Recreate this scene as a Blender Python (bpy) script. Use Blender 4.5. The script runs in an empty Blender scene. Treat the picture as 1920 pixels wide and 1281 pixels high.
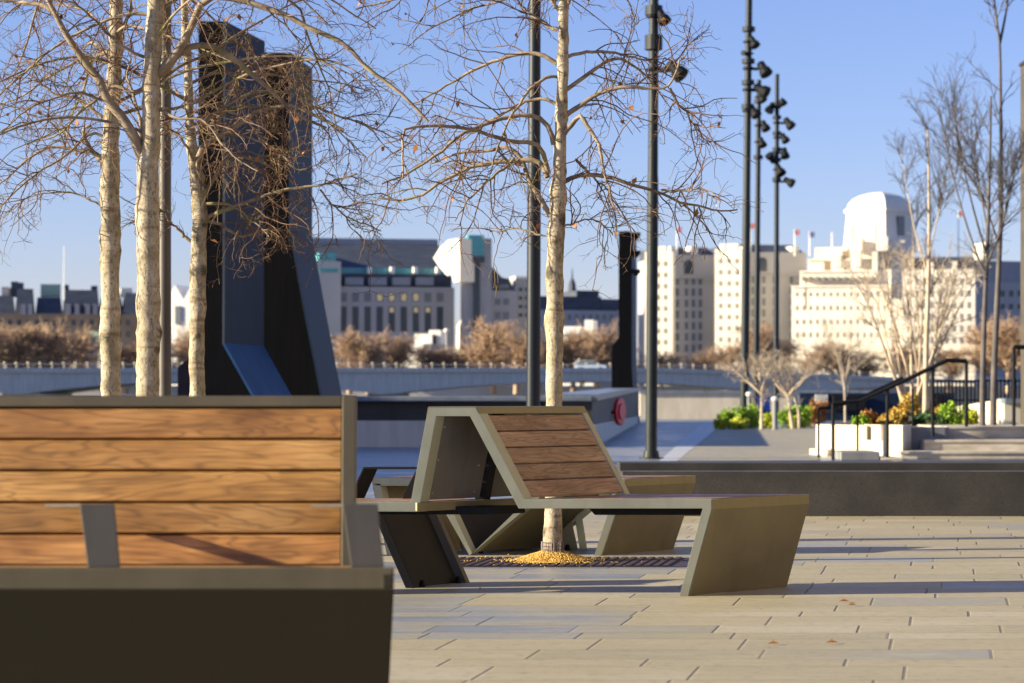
import bpy, math, random
import numpy as np
from mathutils import Vector, Matrix
random.seed(7); rng = np.random.default_rng(11)
C = bpy.context.scene.collection
F = 4533.0; EYE = 0.93; HY = 745.0; CX = 960.0
def P(px, py, D):
    return np.array([(px-CX)*D/F, D, EYE-(py-HY)*D/F])
def G(px, py, z=0.0):                      # point on a level seen at this pixel
    D = (EYE-z)*F/(py-HY)
    return P(px, py, D)
def X(px, D): return (px-CX)*D/F
def Z(py, D): return EYE-(py-HY)*D/F

# ------------------------------------------------------------------ materials
def new_mat(name):
    m = bpy.data.materials.new(name); m.use_nodes = True
    nt = m.node_tree; b = nt.nodes['Principled BSDF']
    return m, nt, b
def N(nt, typ, **kw):
    n = nt.nodes.new(typ)
    for k, v in kw.items():
        if k in ('operation','data_type','blend_type','noise_dimensions','attribute_name','wave_type','bands_direction','feature','distance','interpolation_type','clamp'):
            setattr(n, k, v)
        else:
            key = int(k[1:]) if k[0]=='i' and k[1:].isdigit() else k.replace('_',' ').title()
            n.inputs[key].default_value = v
    return n
def L(nt, a, ao, b, bi): nt.links.new(a.outputs[ao], b.inputs[bi])
def math_n(nt, op, a, b=None, c=None):
    n = nt.nodes.new('ShaderNodeMath'); n.operation = op
    for i, v in enumerate((a, b, c)):
        if v is None: continue
        if isinstance(v, (int, float)): n.inputs[i].default_value = v
        else: nt.links.new(v, n.inputs[i])
    return n.outputs[0]
def ramp(nt, src, stops):
    r = nt.nodes.new('ShaderNodeValToRGB'); e = r.color_ramp.elements
    while len(e) < len(stops): e.new(0.5)
    for i, (p, c) in enumerate(stops):
        e[i].position = p; e[i].color = (*c, 1) if len(c) == 3 else c
    nt.links.new(src, r.inputs[0]); return r.outputs[0]
def mixc(nt, f, a, b, blend='MIX'):
    n = nt.nodes.new('ShaderNodeMix'); n.data_type = 'RGBA'; n.blend_type = blend
    if isinstance(f, (int, float)): n.inputs[0].default_value = f
    else: nt.links.new(f, n.inputs[0])
    for i, v in ((6, a), (7, b)):
        if isinstance(v, tuple): n.inputs[i].default_value = (*v, 1)
        else: nt.links.new(v, n.inputs[i])
    return n.outputs[2]
def coords(nt, scale=(1,1,1), attr=None):
    if attr:
        t = nt.nodes.new('ShaderNodeAttribute'); t.attribute_name = attr; o = t.outputs['Vector']
    else:
        g = nt.nodes.new('ShaderNodeNewGeometry'); o = g.outputs['Position']
    m = nt.nodes.new('ShaderNodeMapping'); m.inputs['Scale'].default_value = scale
    nt.links.new(o, m.inputs['Vector']); return m.outputs[0]
def noise(nt, vec, scale, detail=4, rough=.55, out='Fac', dist=0):
    n = nt.nodes.new('ShaderNodeTexNoise'); n.inputs['Scale'].default_value = scale
    n.inputs['Detail'].default_value = detail; n.inputs['Roughness'].default_value = rough
    n.inputs['Distortion'].default_value = dist
    nt.links.new(vec, n.inputs['Vector']); return n.outputs[out]
def bump(nt, b, h, strength=.3, dist=.01):
    n = nt.nodes.new('ShaderNodeBump'); n.inputs['Strength'].default_value = strength
    n.inputs['Distance'].default_value = dist
    nt.links.new(h, n.inputs['Height']); nt.links.new(n.outputs[0], b.inputs['Normal'])

def mottled(name, c1, c2, scale=3, rough=.7, sc=(1,1,1), bumpv=0.0, metallic=0.0, spec=.5, fine=None):
    m, nt, b = new_mat(name)
    v = coords(nt, sc)
    n = noise(nt, v, scale, 6, .6)
    col = ramp(nt, n, [(.3, c1), (.72, c2)])
    if fine:
        n2 = noise(nt, v, scale*fine, 3, .6)
        col = mixc(nt, ramp(nt, n2, [(.45,(0,0,0)),(.75,(1,1,1))]), col, tuple(x*.55 for x in c1))
    nt.links.new(col, b.inputs['Base Color'])
    b.inputs['Roughness'].default_value = rough; b.inputs['Metallic'].default_value = metallic
    b.inputs['Specular IOR Level'].default_value = spec
    if bumpv: bump(nt, b, noise(nt, v, scale*8, 4), bumpv)
    return m
def plain(name, c, rough=.6, metallic=0.0, var=.25, scale=4, spec=.5):
    return mottled(name, tuple(x*(1-var) for x in c), tuple(min(1,x*(1+var)) for x in c), scale, rough, metallic=metallic, spec=spec)

def metal_mat(name, base, rough=.42, dirt=.5):
    m, nt, b = new_mat(name)
    v = coords(nt)
    n = noise(nt, v, 3.5, 6, .65); s = noise(nt, v, 260, 2, .6)
    mp = coords(nt, (9, 9, 1.2)); st = noise(nt, mp, 1.6, 4, .6)
    col = mixc(nt, ramp(nt, n, [(.3,(0,0,0)),(.75,(1,1,1))]), tuple(x*.82 for x in base), tuple(x*1.1 for x in base))
    col = mixc(nt, ramp(nt, st, [(.5,(0,0,0)),(.8,(dirt,dirt,dirt))]), col, tuple(base[i]*(.72,.68,.6)[i] for i in range(3)))
    spk = ramp(nt, s, [(.69,(0,0,0)),(.76,(.5,.5,.5))])
    col = mixc(nt, spk, col, tuple(min(1,x*1.9) for x in base))
    nt.links.new(col, b.inputs['Base Color'])
    r = ramp(nt, n, [(.2,(rough-.08,)*3),(.8,(rough+.12,)*3)]); nt.links.new(r, b.inputs['Roughness'])
    b.inputs['Metallic'].default_value = .35
    bump(nt, b, s, .04, .002)
    return m
def wood_mat(name, dark, mid, light):
    m, nt, b = new_mat(name)
    a = nt.nodes.new('ShaderNodeAttribute'); a.attribute_name = 'grain'
    g = nt.nodes.new('ShaderNodeNewGeometry'); ri = g.outputs['Random Per Island']
    off = nt.nodes.new('ShaderNodeCombineXYZ')
    for i, k in enumerate((37.0, 61.0, 17.0)): nt.links.new(math_n(nt, 'MULTIPLY', ri, k), off.inputs[i])
    ad = nt.nodes.new('ShaderNodeVectorMath'); ad.operation = 'ADD'
    nt.links.new(a.outputs['Vector'], ad.inputs[0]); nt.links.new(off.outputs[0], ad.inputs[1])
    def mp(sc):
        k = nt.nodes.new('ShaderNodeMapping'); k.inputs['Scale'].default_value = sc
        nt.links.new(ad.outputs[0], k.inputs['Vector']); return k.outputs[0]
    swirl = noise(nt, mp((1.5, 11, 11)), 1.0, 3, .5, dist=.5)
    fig = math_n(nt, 'FRACT', math_n(nt, 'MULTIPLY', swirl, 13.0))
    fig = math_n(nt, 'ABSOLUTE', math_n(nt, 'SUBTRACT', fig, .5))
    fib = noise(nt, mp((6, 190, 190)), 1.0, 4, .6)
    blot = noise(nt, mp((2.5, 6, 6)), 1.0, 3, .6)
    c = ramp(nt, blot, [(.3, dark), (.5, mid), (.72, light)])
    c = mixc(nt, ramp(nt, fig, [(.0,(.6,.6,.6)),(.26,(0,0,0))]), c, tuple(x*.55 for x in dark))
    c = mixc(nt, ramp(nt, fib, [(.42,(0,0,0)),(.72,(.6,.6,.6))]), c, tuple(x*.6 for x in dark))
    hs = nt.nodes.new('ShaderNodeHueSaturation'); nt.links.new(c, hs.inputs['Color'])
    nt.links.new(math_n(nt, 'MULTIPLY_ADD', ri, .55, .75), hs.inputs['Value'])
    nt.links.new(math_n(nt, 'MULTIPLY_ADD', math_n(nt,'FRACT',math_n(nt,'MULTIPLY',ri,7.3)), .014, .496), hs.inputs['Hue'])
    nt.links.new(hs.outputs[0], b.inputs['Base Color'])
    b.inputs['Roughness'].default_value = .55
    wear = noise(nt, mp((1.2, 3, 3)), 2.3, 5, .7)
    nt.links.new(ramp(nt, wear, [(.35,(.42,)*3),(.7,(.68,)*3)]), b.inputs['Roughness'])
    bump(nt, b, fib, .12, .002)
    return m

MAT = {}
MAT['metal'] = metal_mat('bench_metal_shade', (.205,.178,.108), .40)  # plates: shade and warm reflection put into the metal colour
MAT['metal_edge'] = metal_mat('bench_metal_lit', (.325,.332,.262), .38)  # frame ends: same metal, lighter because grazing sun is put into the colour
MAT['metal_near'] = metal_mat('near_metal_shade', (.021,.0165,.008), .62)  # raked front turned from the sun; its shade is put into the colour
MAT['metal_lip'] = metal_mat('near_metal_lit', (.105,.088,.055), .5)  # same metal, light on the upright lip put into the colour
MAT['metal_arm'] = metal_mat('arm_metal', (.075,.068,.064), .5)
MAT['metal_dark'] = plain('steel_in_shade', (.012,.012,.015), .55, spec=.15)  # shade on inner faces and undersides put into the steel colour
MAT['back_metal'] = metal_mat('galvanised_panel', (.145,.135,.135), .4, .8)
MAT['bolt'] = plain('bolt_steel', (.35,.34,.32), .35, .8)
MAT['wood'] = wood_mat('brown_hardwood', (.19,.105,.060), (.31,.180,.108), (.42,.26,.165))
MAT['wood_warm'] = wood_mat('oiled_hardwood', (.185,.080,.018), (.36,.172,.046), (.52,.285,.10))
MAT['black'] = plain('black_paint', (.008,.009,.012), .6, spec=.15)
MAT['pole'] = plain('pole_paint', (.008,.013,.022), .45, spec=.25)
MAT['pole_green'] = plain('mast_paint', (.016,.022,.026), .5, spec=.25)
MAT['pole_brown'] = plain('brown_pole_paint', (.055,.045,.038), .5)
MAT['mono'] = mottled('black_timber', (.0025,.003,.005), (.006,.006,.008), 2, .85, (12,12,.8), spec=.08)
MAT['mono_side'] = mottled('sky_lit_timber', (.014,.022,.040), (.027,.038,.060), 2, .7, (14,14,.7), spec=.2)  # fin side: sky light put into the colour
MAT['mono_deep'] = mottled('deep_blue_tint', (.004,.012,.035), (.008,.022,.055), 2, .6, (14,14,.7), spec=.2)  # sky light on fin and pylon sides put into the colour
MAT['mono_blue'] = mottled('sky_reflect_slope', (.006,.032,.105), (.012,.055,.16), 3, .55, spec=.2)  # sky reflected on the kicked foot, put into the colour
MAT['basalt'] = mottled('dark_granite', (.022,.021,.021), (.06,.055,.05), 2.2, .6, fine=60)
MAT['basalt_top'] = mottled('pale_granite_edge', (.07,.075,.085), (.14,.14,.15), 6, .5)
MAT['conc'] = mottled('grey_concrete', (.15,.16,.18), (.25,.255,.27), .6, .8, (5,5,.4), .1)
MAT['conc_wall'] = mottled('stained_concrete', (.46,.44,.39), (.66,.63,.56), .9, .7, (4,4,.5), .1)
MAT['coping'] = mottled('wet_coping', (.10,.13,.18), (.20,.23,.28), 4, .35)
MAT['cream'] = mottled('cream_stone', (.50,.44,.34), (.66,.60,.49), 1.2, .8, (3,3,.6))
MAT['step'] = mottled('weathered_step', (.30,.26,.20), (.66,.61,.53), 1.3, .8, (1.5,1.5,4), .1)
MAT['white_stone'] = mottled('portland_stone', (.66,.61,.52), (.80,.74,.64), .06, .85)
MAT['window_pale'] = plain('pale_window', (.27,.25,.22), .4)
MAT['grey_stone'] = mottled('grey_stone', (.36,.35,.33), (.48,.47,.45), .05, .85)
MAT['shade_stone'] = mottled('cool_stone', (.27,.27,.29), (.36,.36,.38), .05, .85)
MAT['slate'] = mottled('slate_roof', (.026,.034,.055), (.06,.072,.10), .3, .6, (1,1,3))
MAT['brick_far'] = mottled('buff_brick', (.22,.155,.10), (.32,.24,.16), .2, .9)
MAT['teal'] = plain('teal_glass', (.08,.32,.34), .25)
MAT['green_roof'] = plain('copper_green', (.22,.34,.29), .6)
def lit_mat():
    m, nt, b = new_mat('lit_window'); b.inputs['Base Color'].default_value = (.3,.25,.15,1)
    b.inputs['Emission Color'].default_value = (1,.78,.40,1); b.inputs['Emission Strength'].default_value = .08; return m
MAT['lit_window'] = lit_mat()
MAT['glass'] = plain('dark_glass', (.035,.045,.06), .2)
MAT['glass_soft'] = plain('grey_glass', (.14,.155,.17), .3)
MAT['panel_grey'] = plain('grey_cladding', (.22,.25,.30), .5)
MAT['red'] = plain('red_plastic', (.75,.008,.03), .35, var=.1)
MAT['white'] = plain('white_paint', (.75,.74,.70), .5, var=.08)
MAT['flag_red'] = plain('red_flag', (.50,.16,.18), .8)
MAT['flag_blue'] = plain('blue_flag', (.12,.14,.28), .8)
MAT['car'] = plain('pale_blue_car', (.45,.55,.68), .3)
MAT['water'] = plain('river', (.06,.07,.06), .12)
MAT['gravel'] = plain('yellow_gravel', (.56,.35,.08), .8, var=.45, scale=60)
MAT['grate'] = plain('rusted_grate', (.045,.03,.04), .6)
MAT['mesh_guard'] = plain('wire_guard', (.16,.14,.16), .5, .6)
MAT['leaf_dead'] = plain('dead_leaf', (.30,.125,.04), .8, scale=20)
MAT['leaf_green'] = mottled('shrub_green', (.10,.23,.012), (.34,.50,.02), 6, .6)
MAT['leaf_lime'] = mottled('shrub_lime', (.32,.40,.02), (.58,.58,.05), 6, .6)
MAT['leaf_orange'] = mottled('shrub_rust', (.26,.09,.02), (.48,.24,.05), 6, .7)
MAT['leaf_gold'] = mottled('shrub_gold', (.40,.24,.03), (.60,.42,.07), 6, .7)
MAT['leaf_dark'] = mottled('shrub_dark', (.015,.06,.02), (.05,.12,.03), 6, .6)
MAT['blue_box'] = plain('blue_plastic', (.02,.16,.55), .4)
MAT['far_twig'] = mottled('far_twigs', (.30,.195,.125), (.47,.335,.225), .4, .9)
MAT['pale_twig'] = mottled('pale_stems', (.34,.27,.20), (.56,.47,.36), 3, .85)
MAT['dark_twig'] = mottled('slender_trunk', (.06,.055,.06), (.13,.115,.11), 4, .85)
MAT['soil'] = plain('soil', (.05,.035,.022), .95)
MAT['hi_vis'] = plain('amber_lamp', (.6,.25,.05), .5)

def bark_mat():
    m, nt, b = new_mat('pale_bark')
    v = coords(nt, (1,1,1)); n = noise(nt, v, 9, 5, .6)
    col = ramp(nt, n, [(.28,(.19,.15,.095)),(.5,(.36,.305,.215)),(.75,(.52,.46,.36))])
    sp = noise(nt, coords(nt,(1,1,.5)), 75, 4, .7)
    col = mixc(nt, ramp(nt, sp, [(.50,(0,0,0)),(.64,(.85,.85,.85))]), col, (.12,.085,.05))
    ring = noise(nt, coords(nt,(3,3,26)), 1.0, 3, .6)
    col = mixc(nt, ramp(nt, ring, [(.57,(0,0,0)),(.70,(.75,.75,.75))]), col, (.15,.095,.045))
    kn = noise(nt, coords(nt,(6,6,4)), 1.1, 4, .65)
    col = mixc(nt, ramp(nt, kn, [(.60,(0,0,0)),(.68,(.85,.85,.85))]), col, (.055,.045,.02))
    kn2 = noise(nt, coords(nt,(5,5,5)), .8, 3, .6)
    col = mixc(nt, ramp(nt, kn2, [(.62,(0,0,0)),(.76,(.6,.6,.6))]), col, (.17,.155,.04))
    ka = nt.nodes.new('ShaderNodeAttribute'); ka.attribute_name = 'knot'
    kf = math_n(nt, 'MULTIPLY', ka.outputs['Fac'], noise(nt, v, 45, 4, .7))
    col = mixc(nt, ramp(nt, kf, [(.20,(0,0,0)),(.40,(.9,.9,.9))]), col, (.045,.036,.018))
    nt.links.new(col, b.inputs['Base Color']); b.inputs['Roughness'].default_value = .85
    bump(nt, b, noise(nt, v, 60, 4, .7), .5, .006)
    return m
def limb_mat(name, a, c, moss):
    m, nt, b = new_mat(name)
    v = coords(nt); n = noise(nt, v, 14, 4, .6); k = noise(nt, v, 2.6, 3, .6)
    col = ramp(nt, n, [(.3, a), (.7, c)])
    col = mixc(nt, ramp(nt, k, [(.55,(0,0,0)),(.68,(.8,.8,.8))]), col, moss)
    nt.links.new(col, b.inputs['Base Color']); b.inputs['Roughness'].default_value = .85
    return m
MAT['bark'] = bark_mat()
MAT['limb'] = limb_mat('branch_bark', (.11,.08,.055), (.32,.255,.185), (.20,.19,.045))
MAT['twig'] = limb_mat('twig_bark', (.075,.038,.026), (.19,.115,.070), (.21,.19,.035))

def paving_mat(name, tan=True):
    m, nt, b = new_mat(name)
    g = nt.nodes.new('ShaderNodeNewGeometry'); s = nt.nodes.new('ShaderNodeSeparateXYZ')
    nt.links.new(g.outputs['Position'], s.inputs[0])
    x, y = s.outputs[0], s.outputs[1]
    PER = .95; h1, h2 = .24, .55                       # courses of 0.24, 0.31 and 0.40 m
    yy = math_n(nt,'DIVIDE', math_n(nt,'ADD',y,3.05), PER); blk = math_n(nt,'FLOOR',yy)
    p = math_n(nt,'MULTIPLY', math_n(nt,'FRACT',yy), PER)
    g1 = math_n(nt,'GREATER_THAN',p,h1); g2 = math_n(nt,'GREATER_THAN',p,h2)
    row = math_n(nt,'ADD', math_n(nt,'MULTIPLY',blk,3.0), math_n(nt,'ADD',g1,g2))
    start = math_n(nt,'ADD', math_n(nt,'MULTIPLY',g1,h1), math_n(nt,'MULTIPLY',g2,h2-h1))
    hgt = math_n(nt,'ADD', h1, math_n(nt,'ADD', math_n(nt,'MULTIPLY',g1,.07), math_n(nt,'MULTIPLY',g2,.09)))
    ly = math_n(nt,'SUBTRACT',p,start)
    wn = nt.nodes.new('ShaderNodeTexWhiteNoise'); wn.noise_dimensions = '1D'; nt.links.new(row, wn.inputs['W'])
    W = math_n(nt,'MULTIPLY_ADD', wn.outputs['Value'], .35, .52)
    xs = math_n(nt,'SUBTRACT', x, math_n(nt,'MULTIPLY', y, .18))
    xx = math_n(nt,'ADD', math_n(nt,'DIVIDE', xs, W), math_n(nt,'MULTIPLY', wn.outputs['Value'], 31.7))
    col_i = math_n(nt,'FLOOR',xx); lx = math_n(nt,'MULTIPLY', math_n(nt,'FRACT',xx), W)
    def edge(l, size): return math_n(nt,'MINIMUM', l, math_n(nt,'SUBTRACT', size, l))
    ex, ey = edge(lx, W), edge(ly, hgt)
    cmb = nt.nodes.new('ShaderNodeCombineXYZ'); nt.links.new(row, cmb.inputs[0]); nt.links.new(col_i, cmb.inputs[1])
    w2 = nt.nodes.new('ShaderNodeTexWhiteNoise'); w2.noise_dimensions = '3D'; nt.links.new(cmb.outputs[0], w2.inputs['Vector'])
    r = w2.outputs['Value']
    v = coords(nt)
    cyc = math_n(nt,'SUBTRACT', math_n(nt,'ADD', math_n(nt,'MULTIPLY',blk,PER), math_n(nt,'ADD', start, math_n(nt,'MULTIPLY',hgt,.5))), 3.05)
    cxc = math_n(nt,'ADD', math_n(nt,'MULTIPLY', math_n(nt,'SUBTRACT', math_n(nt,'ADD',col_i,.5), math_n(nt,'MULTIPLY', wn.outputs['Value'], 31.7)), W), math_n(nt,'MULTIPLY', cyc, .18))
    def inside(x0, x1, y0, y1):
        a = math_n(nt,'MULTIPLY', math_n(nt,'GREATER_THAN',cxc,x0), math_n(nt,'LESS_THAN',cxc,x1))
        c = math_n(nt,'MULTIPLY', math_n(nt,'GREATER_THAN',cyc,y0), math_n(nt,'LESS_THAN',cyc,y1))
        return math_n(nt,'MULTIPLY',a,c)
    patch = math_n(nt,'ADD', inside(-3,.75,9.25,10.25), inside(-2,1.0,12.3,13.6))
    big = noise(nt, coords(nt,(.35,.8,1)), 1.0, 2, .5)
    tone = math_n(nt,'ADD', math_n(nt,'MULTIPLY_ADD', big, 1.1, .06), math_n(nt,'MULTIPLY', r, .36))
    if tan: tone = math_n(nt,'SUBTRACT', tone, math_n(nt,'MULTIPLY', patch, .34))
    if tan:
        col = ramp(nt, tone, [(.40,(.20,.225,.28)),(.54,(.275,.275,.25)),(.70,(.31,.278,.178)),(.90,(.345,.305,.205)),(1.0,(.39,.355,.265))])
    else:
        col = ramp(nt, tone, [(.42,(.075,.115,.19)),(.66,(.13,.16,.21)),(1.0,(.30,.29,.27))])  # blue of the sky reflected in wet slabs is put into the colour
    vein = noise(nt, coords(nt,(1.6,11,1)), 1.8, 5, .6, dist=.7)
    col = mixc(nt, ramp(nt, vein, [(.50,(0,0,0)),(.70,(.55,.55,.55))]), col, (.42,.375,.28))
    col = mixc(nt, ramp(nt, noise(nt, coords(nt,(2,6,1)), 2.2, 4, .6), [(.6,(0,0,0)),(.8,(.4,.4,.4))]), col, (.30,.20,.11))
    col = mixc(nt, ramp(nt, noise(nt, v, 180, 3, .6), [(.5,(0,0,0)),(.8,(.35,.35,.35))]), col, (.17,.15,.13))
    gr = noise(nt, v, 16, 5, .75)
    col = mixc(nt, ramp(nt, gr, [(.52,(0,0,0)),(.72,(.6,.6,.6))]), col, (.16,.135,.095))
    col = mixc(nt, ramp(nt, noise(nt, v, 38, 2, .5), [(.73,(0,0,0)),(.76,(.8,.8,.8))]), col, (.07,.06,.05))
    col = mixc(nt, ramp(nt, noise(nt, coords(nt,(1.1,1.1,1)), 34, 2, .5), [(.75,(0,0,0)),(.78,(.7,.7,.7))]), col, (.60,.57,.48))
    jx = ramp(nt, ex, [(.0,(1,1,1)),(.0035,(1,1,1)),(.006,(0,0,0))])
    jy = ramp(nt, ey, [(.0,(1,1,1)),(.003,(1,1,1)),(.006,(0,0,0))])
    j = math_n(nt,'MAXIMUM', math_n(nt,'MULTIPLY',jx,math_n(nt,'MULTIPLY_ADD',r,.75,.2)), math_n(nt,'MULTIPLY',jy,.45))
    col = mixc(nt, j, col, (.055,.05,.048))
    nt.links.new(col, b.inputs['Base Color'])
    nt.links.new(ramp(nt, tone, [(.4,(.36 if tan else .20,)*3),(.8,(.62 if tan else .40,)*3)]), b.inputs['Roughness'])
    hh = math_n(nt,'SUBTRACT', math_n(nt,'ADD', math_n(nt,'MULTIPLY', noise(nt, v, 45, 4), .25), math_n(nt,'MULTIPLY',r,.3)), j)
    bump(nt, b, hh, .6, .006)
    return m
MAT['pale_strip'] = mottled('sunlit_strip_stone', (.40,.41,.42), (.52,.52,.52), 1.5, .45)
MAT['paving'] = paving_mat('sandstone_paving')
MAT['paving_sky'] = paving_mat('sky_blue_paving', False)

# ------------------------------------------------------------------ mesh helpers
class MB:
    def __init__(s): s.v = []; s.f = []; s.g = []; s.n = 0
    def add(s, verts, faces, grain=None):
        b = s.n
        for q in verts: s.v.append(tuple(float(t) for t in q))
        s.g += list(grain) if grain is not None else [tuple(q) for q in verts]
        s.f += [tuple(i+b for i in f) for f in faces]; s.n += len(verts)
    def prism(s, poly, ext, grain=None):
        poly = [np.array(p, float) for p in poly]; ext = np.array(ext, float); n = len(poly)
        top = [p+ext for p in poly]
        fs = [tuple(range(n))[::-1], tuple(range(n, 2*n))] + [(i, (i+1) % n, n+(i+1) % n, n+i) for i in range(n)]
        s.add(poly+top, fs, grain)
    def box(s, lo, hi):
        x0,y0,z0 = lo; x1,y1,z1 = hi
        s.prism([(x0,y0,z0),(x1,y0,z0),(x1,y1,z0),(x0,y1,z0)], (0,0,z1-z0))
    def tube(s, pts, rad, m=10):
        pts = np.array(pts, float)[None]; rad = np.broadcast_to(np.array(rad, float), (pts.shape[1],))[None]
        v, f = tubes(pts, rad, m)
        k = pts.shape[1]; ff = [tuple(q) for q in f.tolist()]
        ff += [tuple(range(m))[::-1], tuple(range((k-1)*m, k*m))]
        s.add(v, ff)
    def lathe(s, c, prof, m=16, axis=None):
        c = np.array(c, float); A = np.array(axis if axis is not None else (0,0,1), float); A /= np.linalg.norm(A)
        ref = np.array((1,0,0)) if abs(A[0]) < .8 else np.array((0,1,0))
        u = np.cross(A, ref); u /= np.linalg.norm(u); w = np.cross(A, u)
        vs = []
        for r, h in prof:
            for i in range(m):
                a = 2*math.pi*i/m
                vs.append(c+A*h+(u*math.cos(a)+w*math.sin(a))*r)
        fs = [(i*m+j, i*m+(j+1) % m, (i+1)*m+(j+1) % m, (i+1)*m+j) for i in range(len(prof)-1) for j in range(m)]
        fs += [tuple(range(m))[::-1], tuple(range((len(prof)-1)*m, len(prof)*m))]
        s.add(vs, fs)

def tubes(pts, rad, m):
    """pts [n,k,3], rad [n,k] -> verts, quads"""
    n, k, _ = pts.shape
    t = np.empty_like(pts); t[:,1:-1] = pts[:,2:]-pts[:,:-2]; t[:,0] = pts[:,1]-pts[:,0]; t[:,-1] = pts[:,-1]-pts[:,-2]
    t /= np.linalg.norm(t, axis=2, keepdims=True)+1e-9
    mean = pts[:,-1]-pts[:,0]; mean /= np.linalg.norm(mean, axis=1, keepdims=True)+1e-9
    ref = np.where(np.abs(mean[:,2:3]) > .75, np.array([[1.,.2,0]]), np.array([[0,0,1.]]))[:,None,:]
    u = np.cross(t, ref); u /= np.linalg.norm(u, axis=2, keepdims=True)+1e-9
    w = np.cross(t, u)
    a = np.arange(m)*2*math.pi/m
    v = pts[:,:,None,:]+rad[:,:,None,None]*(np.cos(a)[None,None,:,None]*u[:,:,None,:]+np.sin(a)[None,None,:,None]*w[:,:,None,:])
    base = (np.arange(n)*k*m)[:,None,None]; i = (np.arange(k-1)*m)[None,:,None]; j = np.arange(m)[None,None,:]; j2 = (j+1) % m
    f = np.stack([base+i+j, base+i+j2, base+i+m+j2, base+i+m+j], axis=-1).reshape(-1,4)
    return v.reshape(-1,3), f
def fast_mesh(name, v, f):
    me = bpy.data.meshes.new(name); q = f.shape[1]
    me.vertices.add(len(v)); me.vertices.foreach_set('co', np.ascontiguousarray(v, dtype=np.float32).ravel())
    me.loops.add(f.size); me.loops.foreach_set('vertex_index', np.ascontiguousarray(f, dtype=np.int32).ravel())
    me.polygons.add(len(f)); me.polygons.foreach_set('loop_start', np.arange(0, f.size, q, dtype=np.int32))
    me.polygons.foreach_set('use_smooth', np.ones(len(f), dtype=bool))
    me.update(calc_edges=True); return me

def tagset(o, label=None, cat=None, group=None, kind=None):
    if label: o['label'] = label
    if cat: o['category'] = cat
    if group: o['group'] = group
    if kind: o['kind'] = kind
    return o
def thing(name, label, cat, base, group=None):
    o = bpy.data.objects.new(name, None); C.objects.link(o); o.location = [float(t) for t in base]
    o.empty_display_size = .2
    return tagset(o, label, cat, group)
def world_base(o):
    p = Vector((0,0,0))
    while o is not None: p = p+o.location; o = o.parent
    return np.array(p)
def obj(name, mb, mat, parent=None, bevel=0.0, smooth=False, base=None, label=None):
    org = world_base(parent) if parent is not None else (np.array(base, float) if base is not None else np.zeros(3))
    me = bpy.data.meshes.new(name)
    me.from_pydata([tuple(np.array(v)-org) for v in mb.v], [], mb.f)
    at = me.attributes.new('grain', 'FLOAT_VECTOR', 'POINT')
    at.data.foreach_set('vector', np.array(mb.g, dtype=np.float32).ravel())
    me.materials.append(MAT[mat] if isinstance(mat, str) else mat)
    if smooth:
        for p in me.polygons: p.use_smooth = True
        me.set_sharp_from_angle(angle=math.radians(40))
    o = bpy.data.objects.new(name, me); C.objects.link(o)
    if parent is not None: o.parent = parent
    else: o.location = [float(t) for t in org]
    import bmesh
    bm = bmesh.new(); bm.from_mesh(me); bmesh.ops.recalc_face_normals(bm, faces=bm.faces); bm.to_mesh(me); bm.free()
    if bevel:
        b = o.modifiers.new('bevel', 'BEVEL'); b.width = bevel; b.segments = 2; b.limit_method = 'ANGLE'; b.angle_limit = math.radians(40)
    if label: o['label'] = label
    return o
def nobj(name, v, f, mat, parent=None):
    org = world_base(parent) if parent is not None else np.zeros(3)
    me = fast_mesh(name, v-org, f); me.materials.append(MAT[mat])
    o = bpy.data.objects.new(name, me); C.objects.link(o)
    if parent is not None: o.parent = parent
    return o
def copy_tree(o, parent=None):
    c = o.copy(); C.objects.link(c); c.parent = parent
    for ch in list(o.children): copy_tree(ch, c)
    return c

# ------------------------------------------------------------------ setting
def struct(name, mb, mat, kind='structure'):
    o = obj(name, mb, mat); o['kind'] = kind; return o
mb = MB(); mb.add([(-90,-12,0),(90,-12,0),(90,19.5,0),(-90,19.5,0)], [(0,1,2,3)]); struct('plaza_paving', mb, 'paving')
mb = MB(); mb.add([(-90,19.5,0),(90,19.5,0),(90,112,0),(-90,112,0)], [(0,1,2,3)]); struct('promenade_paving', mb, 'paving_sky')
mb = MB(); mb.add([G(1263,872),G(1531,872),G(1560,804),G(1345,804)], [(0,1,2,3)])  # paving sheet whose tan carries the sunlit side of the shade line
for i, q in enumerate(mb.v): mb.v[i] = (q[0],q[1],.008)
struct('sunlit_terrace_paving', mb, 'paving')
mb = MB(); mb.add([G(1228,872),G(1262,872),G(1344,804),G(1322,790)], [(0,1,2,3)])  # band of paler colour painting the lit edge of the paving
for i, q in enumerate(mb.v): mb.v[i] = (q[0],q[1],.008)
struct('sunlit_strip', mb, 'pale_strip')
mb = MB(); mb.add([(-900,112,-4),(900,112,-4),(900,440,-4),(-900,440,-4)], [(0,1,2,3)]); struct('river_water', mb, 'water')
mb = MB(); mb.add([(-4000,440,1.5),(4000,440,1.5),(4000,6000,1.5),(-4000,6000,1.5)], [(0,1,2,3)]); struct('far_bank_ground', mb, 'conc')
mb = MB(); mb.box((-900,438,-5),(900,440,3.0)); struct('embankment_wall', mb, 'grey_stone')

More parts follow.
